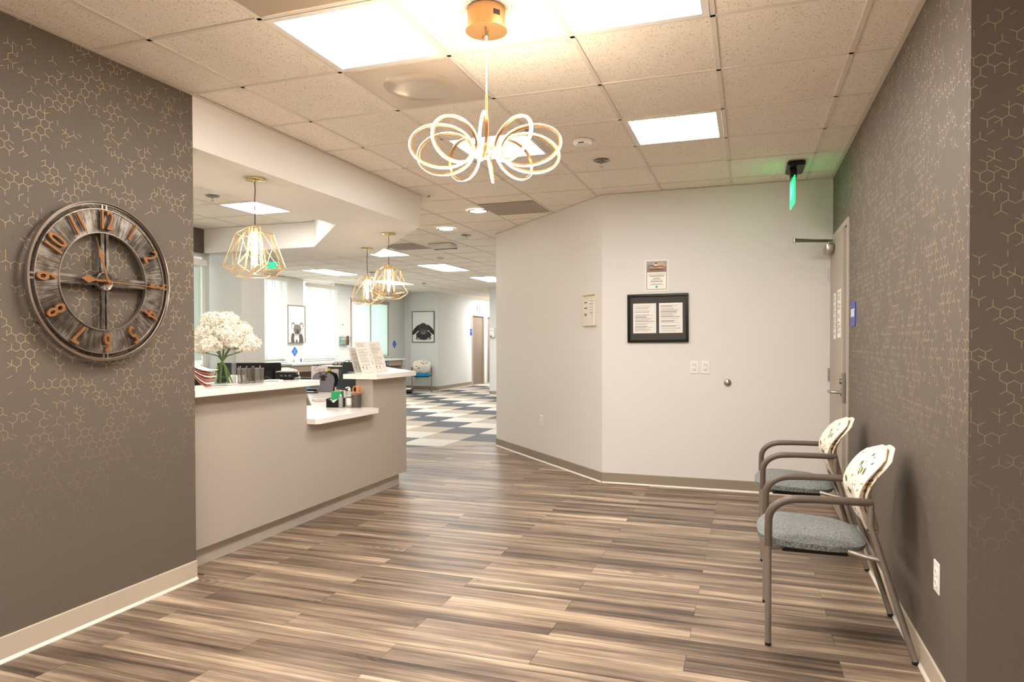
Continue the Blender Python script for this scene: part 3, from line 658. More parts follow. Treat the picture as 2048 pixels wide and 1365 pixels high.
# ------------------------------------------------------------------ wall fittings
def plate(label, M, kind, w=.072, h=.115):
    o = thing('outlet' if kind == 'outlet' else 'light_switch', label, 'outlet' if kind == 'outlet' else 'switch', M=M)
    MB().bevbox(-w / 2, w / 2, -h / 2, h / 2, 0, .006, .003).build('cover_plate', WHITEP, o)
    if kind == 'outlet':
        for s in (-1, 1):
            r = MB().bevbox(-.017, .017, s * .021 - .014, s * .021 + .014, .006, .0085, .004).build('socket', WHITEP, o)
            k = MB()
            for q in (-1, 1): k.box(q * .007 - .0012, q * .007 + .0012, s * .021 - .003, s * .021 + .006, .0085, .009)
            k.cyl((0, s * .021 - .008, .0085), (0, s * .021 - .008, .009), .0022, n=8); k.build('slots', BLACKP, o)
    else:
        MB().bevbox(-.0165, .0165, -.033, .033, .006, .009, .002).build('rocker', mat('switch_rocker', rgb(214, 209, 202), .4), o)
        MB().bevbox(-.0125, .0125, -.013, .013, .009, .0115, .002).build('switch_button', WHITEP, o)
    return o
plate('white outlet low on the right wall behind the nearest chair', facing((-1, 0, 0), (.675, 2.933, .443)), 'outlet', .078, .118)
plate('left one of the two white switches on the back wall', facing((0, -1, 0), (-.459, 6.35, 1.10)), 'switch')
plate('right one of the two white switches on the back wall', facing((0, -1, 0), (-.361, 6.35, 1.10)), 'switch')
DN = Vector((-1.85, -1.75, 0)).normalized()
plate('small white outlet low on the diagonal wall', facing(DN, (-2.166, 7.265, .46)), 'outlet')
plate('tiny white outlet on the far corridor wall right of the blue-seated chair', facing((1, 0, 0), (-8.05, 17.45, .50)), 'outlet', .09, .13)
o = thing('door_stop', 'round chrome wall door stop with a dark centre on the back wall', 'door stop', M=facing((0, -1, 0), (-.172, 6.35, .965)))
MB().lathe([(.034, 0), (.034, .004), (.028, .012), (.022, .014), (.020, .010)], n=28).build('cup', CHROME, o); MB().lathe([(.0195, .002), (.0195, .014), (.010, .018), (.0005, .018)], n=20).build('bumper', STEEL, o)
# framed notices
o = thing('framed_notice', 'black framed pair of printed letters on the back wall', 'frame', M=facing((0, -1, 0), (-.784, 6.35, 1.547)) @ Matrix.Rotation(.006, 4, 'Z'))
fw, fh = .275, .222; f = MB()
for x0, x1, y0, y1 in ((-fw, fw, fh - .022, fh), (-fw, fw, -fh, -fh + .022), (-fw, -fw + .024, -fh + .022, fh - .022), (fw - .024, fw, -fh + .022, fh - .022)): f.bevbox(x0, x1, y0, y1, 0, .024, .003)
f.build('frame', mat('black_lacquer_frame', rgb(8, 8, 8), .22, spec=.3), o)
MB().box(-fw + .024, fw - .024, -fh + .022, fh - .022, 0, .008).build('dark_mat', mat('charcoal_mat_board', rgb(56, 51, 47), .6), o)
for x, sd in ((-.118, 7), (.118, 12)):
    l = MB().box(x - .105, x + .105, -.137, .137, .008, .0095).build('letter', PAPER, o); printed('print', .205, .268, 30, 96, doc(34, seed=sd), o, Matrix.Translation((x, 0, .0101)))
MB().box(-fw + .024, fw - .024, -fh + .022, fh - .022, .013, .015).build('glass', thin_glass('picture_glass', (1, 1, 1), .45), o)
def ship(u, v):
    if u < .05 or u > .95 or v < .035 or v > .965: return (240, 236, 228)
    if abs(u - .07) < .012 or abs(u - .93) < .012 or abs(v - .055) < .01 or abs(v - .95) < .01: return (170, 164, 156)
    if v > .60:
        if u < .075 or u > .925: return (240, 236, 228)
        s = (v - .6) / .36
        c = (172, 164, 158) if s > .5 else (150, 122, 104)
        e = math.hypot((u - .45) / .28, (s - .36) / .16)
        if e < 1: c = (186, 146, 120) if s > .34 else (120, 92, 76)
        if math.hypot((u - .68) / .17, (s - .60) / .26) < 1: c = (206, 172, 144)
        if math.hypot((u - .46) / .08, (s - .68) / .17) < 1: c = (236, 214, 196)
        if math.hypot((u - .47) / .05, (s - .80) / .08) < 1: c = (110, 70, 50)
        if abs(s - .60) < .045 and .12 < u < .40: c = (60, 46, 40)
        if abs(s - .52) < .03 and .35 < u < .8: c = (70, 56, 48)
        if abs(s - .22) < .035 and .2 < u < .8: c = (92, 70, 58)
        return c
    if math.hypot((u - .5) * 1.0, (v - .13) * 1.35) < .05: return (60, 160, 130)
    k = int((.6 - v) / .035); fr_ = (.6 - v) / .035 - k
    L = [0, .7, .76, .6, 0, .3, .42, .5, .55, 0, .45, .62, .0, 0, 0][min(k, 14)]
    if L and .3 < fr_ < .8 and abs(u - .5) < L / 2 and v > .2: return (168, 160, 152)
    return (244, 240, 234)
sheet('small laminated poster with a photo, above the black frame', .213, .288, facing((0, -1, 0), (-.794, 6.35, 1.938)), ship, 56, 76, 'poster', name='poster', t=.004)
def evac(u, v):
    c = (228, 222, 208)
    if v > .88: return (214, 190, 150) if v > .96 else (222, 214, 198)
    for y in (.77, .57): 
        if abs(v - y) < .018 and .10 < u < .32: return (70, 66, 62)
    if .30 < v < .40 and .08 < u < .30: return (150, 144, 136)
    if abs(u - .62) < .012 and .45 < v < .85: return (120, 114, 108)
    if abs(u - (.62 + (.45 - v) * .8)) < .015 and .28 < v < .45: return (120, 114, 108)
    if .5 < u < .85 and int(v * 40) % 4 == 0 and v > .4: return (180, 174, 164)
    if u > .86 and v < .75: return (246, 242, 234)
    return c
o = thing('floor_plan_board', 'cream framed floor plan board on the diagonal wall', 'board', M=facing(DN, (-1.446, 6.5045, 1.637)))
f = MB(); hw, hh = .122, .153
for x0, x1, y0, y1 in ((-hw, hw, hh - .008, hh), (-hw, hw, -hh, -hh + .008), (-hw, -hw + .008, -hh + .008, hh - .008), (hw - .008, hw, -hh + .008, hh - .008)): f.bevbox(x0, x1, y0, y1, 0, .022, .002)
f.build('frame', CREAMP, o); MB().box(-hw + .008, hw - .008, -hh + .008, hh - .008, 0, .012).build('backing', PAPERG, o); printed('print', .224, .286, 34, 52, evac, o, Matrix.Translation((0, 0, .013)))
# blue braille sign
o = thing('exit_wall_sign', 'blue rounded EXIT sign on the right wall beside the door', 'sign', M=facing((-1, 0, 0), (.675, 5.125, 1.515)))
q = []; rr = .02
for cx, cy, a0 in ((.095 - rr, .083 - rr, 0), (-.095 + rr, .083 - rr, 90), (-.095 + rr, -.083 + rr, 180), (.095 - rr, -.083 + rr, 270)):
    q += [(cx + rr * math.cos(math.radians(a0 + s * 30)), cy + rr * math.sin(math.radians(a0 + s * 30))) for s in range(4)]
MB().prism(q, 0, .006).build('plate', BLUEP, o); b = MB(); text_mb(b, 'EXIT', .075, .003, Matrix.Translation((0, .005, .0075)), bold=.001); b.build('lettering', WHITEP, o)
# hanging exit sign
o = thing('exit_sign', 'green edge-lit exit sign hanging from a black ceiling base by the right wall', 'exit sign', (.335, 5.80, H))
MB().bevbox(-.055, .075, -.17, .17, -.035, -.001, .012).build('ceiling_base', BLACKP, o)
b = MB(); b.bevbox(-.030, .018, -.07, .05, -.105, -.035, .008); b.lathe([(.012, 0), (.010, .006), (.0005, .008)], n=12, m=facing((0, -1, 0), (-.006, -.07, -.07))); b.build('bracket', BLACKP, o)
MB().bevbox(-.0045, .0045, -.15, .17, -.315, -.105, .002).build('lit_panel', EXITG, o, M=Matrix.Translation((-.008, 0, 0)) @ Matrix.Rotation(.045, 4, 'Z'))
MB().box(-.009, -.0055, -.151, -.147, -.316, -.104).build('panel_edge', CHROME, o)
b = MB(); text_mb(b, 'EXIT', .12, .002, Matrix.Translation((-.0175, .01, -.21)) @ facing((-1, 0, 0), (0, 0, 0)), bold=.002); b.build('lettering', mat('lit_green_letter', (.3, 1, .6), .4, emit=((.1, 1, .40), .8)), o)
MB().bevbox(-.03, .05, .27, .33, -.045, -.001, .004).build('junction_cover', GRIDM, o)
o = thing('far_exit_sign', 'distant exit sign with green letters seen through the nearest cage pendant', 'exit sign', (-7.05, 9.0, 2.62), .35)
MB().box(-.12, .12, -.03, .03, .055, .09).build('housing', WHITEP, o); MB().box(-.16, .02, -.004, .004, -.20, .055).build('clear_panel', mat('pale_clear_panel', rgb(214, 226, 218), .2), o)
b = MB(); text_mb(b, 'EXIT', .13, .004, Matrix.Translation((-.07, -.008, -.07)) @ facing((0, -1, 0), (0, 0, 0)), sx=.62, bold=.003); b.build('lettering', mat('green_exit_letter', (.0, .7, .4), .4, emit=((0, 1, .35), .6)), o)
o = thing('junction_rod', 'small dark hook on the ceiling at the far end of the soffit', 'hook', (-2.87, 5.86, H)); MB().tube([(0, 0, -.002), (.03, -.03, -.012), (.05, -.05, -.006)], .004, 6).build('hook', BLACKP, o)
# ------------------------------------------------------------------ wall clock
ck = thing('wall_clock', 'large round open-frame metal wall clock with copper numerals', 'clock', M=facing((1, 0, 0), (-2.93, 2.430, 1.620)))
def ring(r0, r1, z0, z1, n=72): return [(r0, z0), (r1, z0), (r1, z1), (r0, z1), (r0, z0)]
RIM = mat('worn_steel_rim', rgb(176, 164, 154), .3, .95, var=.2, vscale=20)
MB().lathe([(.3755, .040), (.3755, .058), (.368, .062), (.3655, .058), (.3655, .040), (.3755, .040)], n=96).build('outer_rim', RIM, ck)
MB().lathe([(.3655, .036), (.3655, .052), (.3610, .052), (.3610, .036), (.3655, .036)], n=96).build('second_rim', RIM, ck)
MB().lathe([(.232, .044), (.339, .044), (.339, .048), (.232, .048), (.232, .044)], n=96).build('number_ring', GUN, ck)
MB().lathe([(.228, .036), (.233, .036), (.233, .054), (.228, .054), (.228, .036)], n=96).build('inner_rim', RIM, ck)
MB().lathe([(.338, .036), (.342, .036), (.342, .052), (.338, .052), (.338, .036)], n=96).build('ring_edge', RIM, ck)
for a in range(4):
    m = Matrix.Rotation(a * PI / 2, 4, 'Z'); b = MB()
    for s in (-1, 1): b.box(.03, .230, s * .014 - .0065, s * .014 + .0065, .038, .050, m)
    b.box(.03, .230, -.0045, .0045, .034, .044, m); b.build('spoke', GUN, ck); b = MB()
    for s in (-1, 1): b.box(.340, .363, s * .011 - .004, s * .011 + .004, .038, .050, m)
    b.build('connector', RIM, ck); 
for a in (.6, 2.2, 3.7, 5.2): MB().cyl((.366 * math.cos(a), .366 * math.sin(a), .001), (.366 * math.cos(a), .366 * math.sin(a), .042), .005, n=8).build('wall_standoff', RIM, ck)
MB().lathe([(.046, .030), (.046, .050), (.041, .053), (.036, .050), (.0005, .050)], n=32).build('hub', GUN, ck)
MB().bevbox(-.03, .03, -.03, .03, .001, .036, .004).build('movement_box', BLACKP, ck)
for k in range(1, 13):
    a = PI / 2 - k * PI / 6; m = Matrix.Translation((.286 * math.cos(a), .286 * math.sin(a), .0)) @ Matrix.Rotation(a - PI / 2, 4, 'Z')
    b = MB(); text_mb(b, str(k), .128, .010, m @ Matrix.Translation((0, 0, .0605)), sx=.64, bold=.0014); nb = b.build('numeral', COPPER, ck)
    b = MB(); b.cyl(m @ Vector((0, .02, .048)), m @ Vector((0, .02, .057)), .003, n=6); b.build('numeral_pin', RIM, nb)
def hand(nm, ang, L, w, sp, sw, z, tail=.02):
    m = Matrix.Rotation(ang, 4, 'Z') @ Matrix.Translation((0, 0, z)); b = MB()
    b.prism([(-tail, -w), (sp - .03, -w * .8), (sp, -sw), (sp + .035, -w * .4), (L, -.0006), (L, .0006), (sp + .035, w * .4), (sp, sw), (sp - .03, w * .8), (-tail, w)], 0, .002, m); b.build(nm, COPPER, ck)
hand('hour_hand', math.radians(177), .135, .006, .098, .019, .066); hand('minute_hand', math.radians(107), .214, .005, .125, .012, .070); hand('second_hand', math.radians(-1.5), .352, .0022, .252, .006, .074, .03)
MB().lathe([(.010, .050), (.010, .078), (.006, .082), (.0005, .082)], n=16).build('centre_cap', COPPER, ck)
# ------------------------------------------------------------------ chandelier
ch = thing('loop_chandelier', 'gold chandelier with ten glowing looped led rings hanging in the foyer', 'chandelier', (-1.03, 2.66, H))
b = MB(); b.lathe([(.078, -.001), (.078, -.086), (.087, -.086), (.087, -.091), (.0005, -.091)], n=48); b.build('canopy', GOLDM, ch)
b = MB(); b.box(-.012, .012, -.0795, -.077, -.05, -.03, Matrix.Rotation(.9, 4, 'Z'))
b.box(-.010, -.002, -.0805, -.077, -.05, -.03, Matrix.Rotation(1.15, 4, 'Z')); b.build('canopy_slots', CORD, ch)
b = MB(); b.lathe([(.007, -.091), (.007, -.102), (.009, -.104), (.009, -.112), (.005, -.114), (.004, -.124), (.0005, -.124)], n=16)
b.build('cord_grip', CHROME, ch)
for a in (2.3, 5.0): MB().lathe([(.0045, -.091), (.0045, -.104), (.0005, -.105)], (.042 * math.cos(a), .042 * math.sin(a), 0), n=12).build('canopy_screw', CHROME, ch)
HZ = 2.134 - H
MB().cyl((0, 0, -.12), (0, 0, HZ + .22), .0028, n=8).build('cord', mat('white_cord', rgb(250, 246, 240), .5), ch)
b = MB(); b.cyl((0, 0, HZ + .225), (0, 0, HZ), .0055, n=10); b.lathe([(.0005, .032), (.022, .028), (.034, .012), (.036, -.008), (.026, -.024), (.0005, -.03)], (0, 0, HZ), n=28); b.build('hub', GOLDM, ch)
for k in range(10):
    a = 2 * PI * k / 10 + math.radians(-90) + .333 - .035; ca, sa = math.cos(a), math.sin(a); A, B, R = .132, .088, .190; tw = math.radians(8)
    tn = Vector((-sa, ca, 0)); rd = Vector((ca, sa, 0)); up = Vector((0, 0, 1)) * math.cos(tw) + tn * math.sin(tw)
    def ept(w, e): return rd * (R + (A + e) * math.cos(w)) + up * ((B + e) * math.sin(w)) + Vector((0, 0, HZ - .004))
    N = 56; g = MB(); l = MB(); hw = .0062
    for i in range(N):
        w = 2 * PI * i / N
        for e0, e1, mb in ((-.0085, -.001, g), (-.001, .0015, l)):
            nrm = rd.cross(up)
            for e, s in ((e0, -1), (e1, -1), (e1, 1), (e0, 1)): mb.v.append(tuple(ept(w, e) + nrm * hw * s * (1 if mb is g else .62)))
    for mb in (g, l):
        for i in range(N):
            q = (i + 1) % N
            for c in range(4): mb.f.append((i * 4 + c, i * 4 + (c + 1) % 4, q * 4 + (c + 1) % 4, q * 4 + c)); mb.mi.append(0); mb.sm.append(False)
    lp = g.build('loop_band', GOLDM, ch); l.build('led_strip', LED, lp)
    MB().tube([tuple(rd * .030 + Vector((0, 0, HZ - .004))), tuple(rd * .062 + Vector((0, 0, HZ - .004)))], .008, 10).build('loop_clamp', GOLDM, lp)
# ------------------------------------------------------------------ cage pendants
def pendant(label, x, y, seed):
    p = thing('cage_pendant', label, 'pendant lamp', (x, y, 2.42), seed * .37, 'gold wire cage pendants')
    b = MB(); b.lathe([(.070, -.001), (.070, -.008), (.066, -.011), (.012, -.012), (.010, -.022), (.0005, -.022)], n=36); b.build('canopy', BRASS2, p)
    c = MB(); c.tube([(0, 0, -.02), (.003, .0, -.08), (-.002, .001, -.16), (.001, 0, -.24), (0, 0, -.315)], .0032, 6); c.build('cord', CORD, p)
    s = MB(); s.lathe([(.004, -.305), (.016, -.312), (.019, -.318), (.019, -.36), (.015, -.362), (.0005, -.362)], n=18); s.build('socket', BRASS, p)
    bu = MB(); bu.lathe([(.0005, -.36), (.011, -.365), (.014, -.39), (.015, -.44), (.015, -.55), (.012, -.575), (.0005, -.588)], n=14); bu.build('tube_bulb', BULBM, p)
    w = MB(); n = 7
    def rg(r, z, ph=0): return [Vector((r * math.cos(2 * PI * (i + ph) / n), r * math.sin(2 * PI * (i + ph) / n), z)) for i in range(n)]
    T0, SH, MD, WD, BT, IN = rg(.034, -.320), rg(.122, -.370), rg(.150, -.470, .5), rg(.200, -.592), rg(.128, -.648, .5), rg(.070, -.600, .5)
    def e(a, c, r=.0023): w.tube([a, c], r, 5, cap=False)
    for i in range(n):
        j = (i + 1) % n
        e(T0[i], T0[j]); e(T0[i], SH[i]); e(SH[i], SH[j]); e(SH[i], WD[i]); e(SH[i], MD[i]); e(SH[j], MD[i]); e(MD[i], WD[i]); e(MD[i], WD[j]); e(WD[i], WD[j])
        e(WD[i], BT[i]); e(WD[j], BT[i]); e(BT[i], BT[j]); e(T0[i], IN[i]); e(T0[j], IN[i]); e(IN[i], BT[i]); e(IN[i], WD[i]); 
    w.build('wire_cage', BRASS, p); return p
pendant('gold cage pendant nearest the camera, over the flowers on the desk', -3.10, 3.74, 1)
pendant('left one of the two far gold cage pendants, hanging lower in view', -4.17, 6.93, 4)
pendant('right one of the two far gold cage pendants, at the soffit end', -3.40, 6.06, 2)
# ------------------------------------------------------------------ reception desk
rd_ = thing('reception_desk', 'taupe laminate reception desk front with a lower middle section', 'desk', (-3.02, 4.4, 0))
o0 = Vector((-3.02, 4.4, 0))
def L(x0, x1, y0, y1, z0, z1): return (x0 + 3.02, x1 + 3.02, y0 - 4.4, y1 - 4.4, z0, z1)
MB().box(*L(-3.17, -3.02, 3.035, 4.18, .125, 1.02)).build('front_panel', LAM, rd_)
MB().box(*L(-3.17, -3.02, 4.18, 5.10, .125, .737)).build('front_panel', LAM, rd_)
MB().prism([(x + 3.02, y - 4.4) for x, y in ((-3.02, 5.10), (-3.02, 5.70), (-3.98, 6.76), (-4.10, 6.66), (-3.185, 5.65), (-3.185, 5.10))], .125, 1.02).build('corner_panel', LAM, rd_)
MB().prism([(x + 3.02, y - 4.4) for x, y in ((-3.09, 3.035), (-3.09, 5.68), (-4.02, 6.70), (-4.10, 6.62), (-3.16, 5.60), (-3.16, 3.035))], 0, .118).build('toe_kick', LAMKICK, rd_)
MB().prism([(x + 3.02, y - 4.4) for x, y in ((-3.065, 3.035), (-3.065, 5.69), (-3.15, 5.62), (-3.15, 3.035))], .112, .125).build('shadow_reveal', BLACKP, rd_)
ct = MB().bevbox(-.18, .18, -.59, .59, -.04, 0, .003).build('countertop', QUARTZ); ct.location = (-3.11, 3.625, 1.06)
tag(ct, 'high white countertop of the desk beside the left wall', 'countertop')
def counter(label, poly, z0, z1):
    bm = MB(); bm.prism(poly, z0, z1); o = bm.build('countertop', QUARTZ); return tag(o, label, 'countertop')
counter('low white countertop in the middle of the reception desk', [(-2.95, 4.185), (-2.93, 4.215), (-2.93, 5.04), (-2.985, 5.095), (-3.19, 5.095), (-3.19, 5.32), (-3.50, 5.30), (-3.66, 5.07), (-3.66, 4.0), (-3.175, 4.0), (-3.175, 4.185)], .738, .776)
counter('high white countertop at the right end of the desk, holding the papers', [(-2.935, 5.02), (-2.935, 5.735), (-3.93, 6.84), (-4.18, 6.62), (-3.26, 5.60), (-3.26, 5.02)], 1.0205, 1.06)
o = thing('staff_desk', 'white desktop running diagonally behind the high counter end', 'desk', (-4.1, 6.1, 0))
MB().prism([(x + 4.1, y - 6.1) for x, y in ((-3.665, 5.10), (-3.50, 5.33), (-3.22, 5.66), (-4.14, 6.68), (-4.55, 7.15), (-5.10, 7.05), (-4.92, 6.80), (-3.74, 5.25))], .722, .760).build('desktop', QUARTZ, o)
MB().box(-.55, -.50, .35, .62, 0, .722).build('support_panel', LAM, o); MB().box(.42, .46, -.78, -.50, 0, .722).build('support_panel', LAM, o)
o = thing('rear_desk', 'dark edged work desk under the black monitors', 'desk', (-4.3, 4.7, 0)); MB().bevbox(-.65, .55, -.4, .45, .70, .74, .004).build('desktop', QUARTZ, o)
for x in (-.62, .50): MB().box(x, x + .03, -.36, .40, 0, .70).build('side_panel', LAM, o)
def monitor(label, x, y, w, h, z, rz, tilt=0):
    m = thing('computer_monitor', label, 'monitor', (x, y, z), rz, 'black computer monitors'); R = Matrix.Translation((0, 0, .075)) @ Matrix.Rotation(tilt, 4, 'X')
    MB().bevbox(-w / 2, w / 2, -.012, .012, 0, h, .005, R).build('housing', BLACKP, m)
    MB().box(-w / 2 + .012, w / 2 - .012, .0122, .0135, .015, h - .012, R).build('screen', mat('dark_screen', rgb(24, 24, 26), .4, spec=.25), m)
    MB().bevbox(-w / 2 + .06, w / 2 - .06, -.035, -.010, .04, h - .05, .01, R).build('back_cover', BLACKP, m)
    MB().box(-.04, .04, -.05, -.03, .0, .20).build('stand', BLACKP, m); MB().bevbox(-.12, .12, -.11, .08, 0, .012, .004).build('foot', BLACKP, m); return m
monitor('black monitor seen from behind, between the flowers and the pen cups', -4.20, 4.98, .56, .335, .7405, .36)
monitor('black monitor half hidden by the flowers and the left wall', -4.66, 4.55, .52, .325, .7405, .40)
mm = monitor('black tilted monitor behind the standing papers at the desk end', -3.93, 6.10, .40, .30, .76, 2.63, .30)
# ------------------------------------------------------------------ flowers
VX, VY = -3.135, 3.47
v = thing('glass_vase', 'clear cylinder glass vase of water on the high counter', 'vase', (VX, VY, 1.0605))
MB().lathe([(.0005, 0), (.080, 0), (.083, .003), (.083, .235), (.080, .236), (.0785, .233), (.0785, .012), (.0005, .011)], n=48).build('glass', GLASS, v)
MB().lathe([(.0005, .0125), (.078, .0125), (.078, .052), (.0005, .052)], n=40).build('water', WATER, v)
fl = thing('hydrangea_bouquet', 'bouquet of big white hydrangea heads with green stems in the glass vase', 'flowers', (VX, VY, 1.0605))
rn = random.Random(8); me_h = None
def head_mesh(seed):
    b = MB(); r = random.Random(seed); n = 170
    for i in range(n):
        zz = 1 - 1.72 * (i + .5) / n; ph = i * 2.39996; rr = math.sqrt(max(0, 1 - zz * zz)); d = Vector((rr * math.cos(ph), rr * math.sin(ph), zz)); d.normalize()
        c = d * .068 * r.uniform(.88, 1.06) * Vector((1, 1, 1)).x; c.z *= .84; d = (d + Vector((r.uniform(-.7, .7), r.uniform(-.7, .7), r.uniform(-.6, .6)))).normalized()
        u = d.orthogonal().normalized(); w = d.cross(u); a0 = r.uniform(0, 6)
        for k in range(4):
            a = a0 + k * PI / 2; p = u * math.cos(a) + w * math.sin(a); q = d.cross(p); s = r.uniform(.012, .018); li = r.uniform(-.004, .010)
            b.add([c, c + p * s * .5 + q * s * .42 + d * li * .6, c + p * s * .95 + q * s * .22 + d * li, c + p * s + d * li * .6, c + p * s * .95 - q * s * .22 + d * li, c + p * s * .5 - q * s * .42 + d * li * .6],
                  [(0, 1, 2, 3), (0, 3, 4, 5)], True)
    b.ball((0, 0, 0), .046, 10, 7); return b
heads = [(-.115, .01, .285), (-.01, -.05, .300), (.075, .0, .310), (.165, .045, .295), (.02, .05, .385), (-.08, .06, .365), (.10, .08, .375), (-.03, .0, .43), (.04, .03, .43), (-.17, .08, .31), (.01, .12, .31), (-.05, -.02, .36), (.07, -.04, .36)]
c0, s0 = math.cos(.333), math.sin(.333); hm = [None] * 3
for i, (a, d, z) in enumerate(heads):
    a = a * 1.05 - .022; z -= .030; x, y = a * c0 - d * s0, a * s0 + d * c0
    if hm[i % 3] is None: o = head_mesh(i).build('flower_head', PETAL, fl); hm[i % 3] = o.data
    else: o = bpy.data.objects.new('flower_head', hm[i % 3]); C.objects.link(o); o.parent = fl
    o.location = (x, y, z); o.rotation_euler = (rn.uniform(-.3, .3), rn.uniform(-.3, .3), rn.uniform(0, 6))
    if i < 9:
        t = MB(); bx, by = -x * .62, -y * .62; bl = math.hypot(bx, by); k = min(1, .066 / max(bl, .001)); bx *= k; by *= k
        t.tube([(x * .75, y * .75, z - .05), (x * .18, y * .18, .185), (bx * .35, by * .35, .12), (bx, by, .016)], [.0038, .0042, .0046, .005], 7); t.build('stem', STEM, fl)
# ------------------------------------------------------------------ things on the high counter
bk = thing('brochure_fan', 'fanned stack of red-edged booklets beside the left wall', 'booklets', (-3.10, 3.245, 1.0605), .33)
for k in range(6):
    b = MB(); r = .004; pts = []
    for q in range(7):
        a = q / 6; pts.append((-.06 + .12 * a + k * .006 * a, .135 * (1 - a) ** 1.0 * (1 - .55 * a) + .004 + k * .010 * a * 1.6 + k * .004))
    vs = []
    for (x, z) in pts: vs += [(x, -.05, z), (x, .05, z), (x, .05, z + (.0014 if k % 2 == 0 else .0045)), (x, -.05, z + (.0014 if k % 2 == 0 else .0045))]
    fs = []
    for i in range(6):
        for c in range(4): fs.append((i * 4 + c, i * 4 + (c + 1) % 4, (i + 1) * 4 + (c + 1) % 4, (i + 1) * 4 + c))
    fs += [(0, 1, 2, 3), (27, 26, 25, 24)]; b.add(vs, fs); b.build('booklet', PAPER if k % 2 else mat('red_edge_card', rgb(206, 138, 124), .6), bk)
def pen(label, x, y, z, tx, ty, col, grp, L_=.15):
    o = thing('pen', label, 'pen', (x, y, z), 0, grp); o.rotation_euler = (tx, ty, 0)
    MB().cyl((0, 0, 0), (0, 0, L_), .004, n=8).build('barrel', col, o); MB().cyl((0, 0, L_), (0, 0, L_ + .012), .0035, .002, 8).build('tip', CHROME, o)
def cup(label, x, y, z, r=.036, h=.098, m=MESHM, grp='wire mesh pen cups'):
    o = thing('pen_cup', label, 'pen cup', (x, y, z), 0, grp)
    MB().lathe([(r * .96, .002), (r, h)], n=28, cap=False).build('mesh_wall', m, o)
    o.children[0].data.polygons.foreach_set('use_smooth', [True] * len(o.children[0].data.polygons))
    MB().lathe([(r, h - .004), (r + .003, h - .004), (r + .003, h + .001), (r, h + .001), (r, h - .004)], n=28).build('rim', STEEL, o); MB().lathe([(r * .98, 0), (r * .98, .004), (.0005, .004)], n=24).build('base', STEEL, o); return o
cup('silver mesh pen cup nearer the vase on the high counter', -3.165, 3.70, 1.0605, .042, .098); cup('silver mesh pen cup farther from the vase, touching the first', -3.125, 3.782, 1.0605, .042, .098)
i = 0
for cx, cy in ((-3.165, 3.70), (-3.125, 3.782)):
    for dx, dy, tx, ty in ((-.018, .010, .20, -.16), (.004, .006, -.12, .05), (.016, -.008, .10, .2), (-.006, -.014, .05, -.05)):
        pen('dark pen standing in the silver mesh cup %s the vase' % ('nearer' if i < 4 else 'farther from'), cx + dx, cy + dy, 1.066, tx, ty, (STEEL, BLACKP)[i % 2], 'pens in the %s silver cup' % ('nearer' if i < 4 else 'farther'), .098); i += 1
o = thing('white_tent_card', 'small white folded card between the vase and the pen cups', 'card', (-3.285, 3.775, 1.0605), .33); b = MB()
b.add([(-.06, -.04, 0), (.06, -.04, 0), (.05, .0, .05), (-.05, 0, .05), (-.06, .04, 0), (.06, .04, 0)], [(0, 1, 2, 3), (3, 2, 5, 4)]); b.build('card', PAPER, o)
o = thing('notepad', 'flat white pad with a grey edge on the high counter', 'notepad', (-3.135, 3.955, 1.0605), .30); MB().bevbox(-.055, .055, -.045, .045, 0, .009, .001).build('pages', PAPER, o); MB().box(-.055, .055, -.0455, -.045, .001, .005).build('binding', STEEL, o)
o = thing('card_terminal', 'black boxy device with a silver top near the counter end', 'electronics', (-3.165, 4.15, 1.0605), .42)
MB().bevbox(-.068, .068, -.05, .05, .016, .055, .004).build('body', BLACKP, o); MB().bevbox(-.070, .070, -.052, .052, .055, .062, .002).build('top_plate', STEEL, o)
b = MB(); 
for q in (-.03, .0, .03): b.box(q - .008, q + .008, -.0512, -.049, .026, .038)
b.build('ports', mat('grey_port', rgb(90, 88, 86), .4), o); MB().bevbox(-.05, .05, -.03, .035, 0, .016, .004).build('foot', BLACKP, o); MB().cyl((.075, -.03, .03), (.075, .03, .03), .012, n=12).build('roller', BLACKP, o)
o = thing('cable_tangle', 'thin black cable tangle left of the black boxy device', 'cable', (-3.19, 4.04, 1.0605), .3); b = MB()
b.tube([(-.05 + .012 * math.sin(q * 1.3), -.02 + .035 * math.cos(q * .9), .006 + .022 * abs(math.sin(q * .7))) if q < 9 else (-.02 + (q - 9) * .012, .0 + .02 * math.sin(q), .006) for q in range(15)], .0022, 6); b.build('cable', BLACKP, o)
o = thing('small_clip', 'small silver clip at the end of the high counter', 'clip', (-3.085, 4.165, 1.0605)); b = MB(); b.tube([(-.02, 0, .004), (0, .006, .012), (.02, 0, .004)], .003, 6); b.tube([(-.015, .01, .003), (.015, -.01, .003)], .003, 6); b.build('clip', CHROME, o)
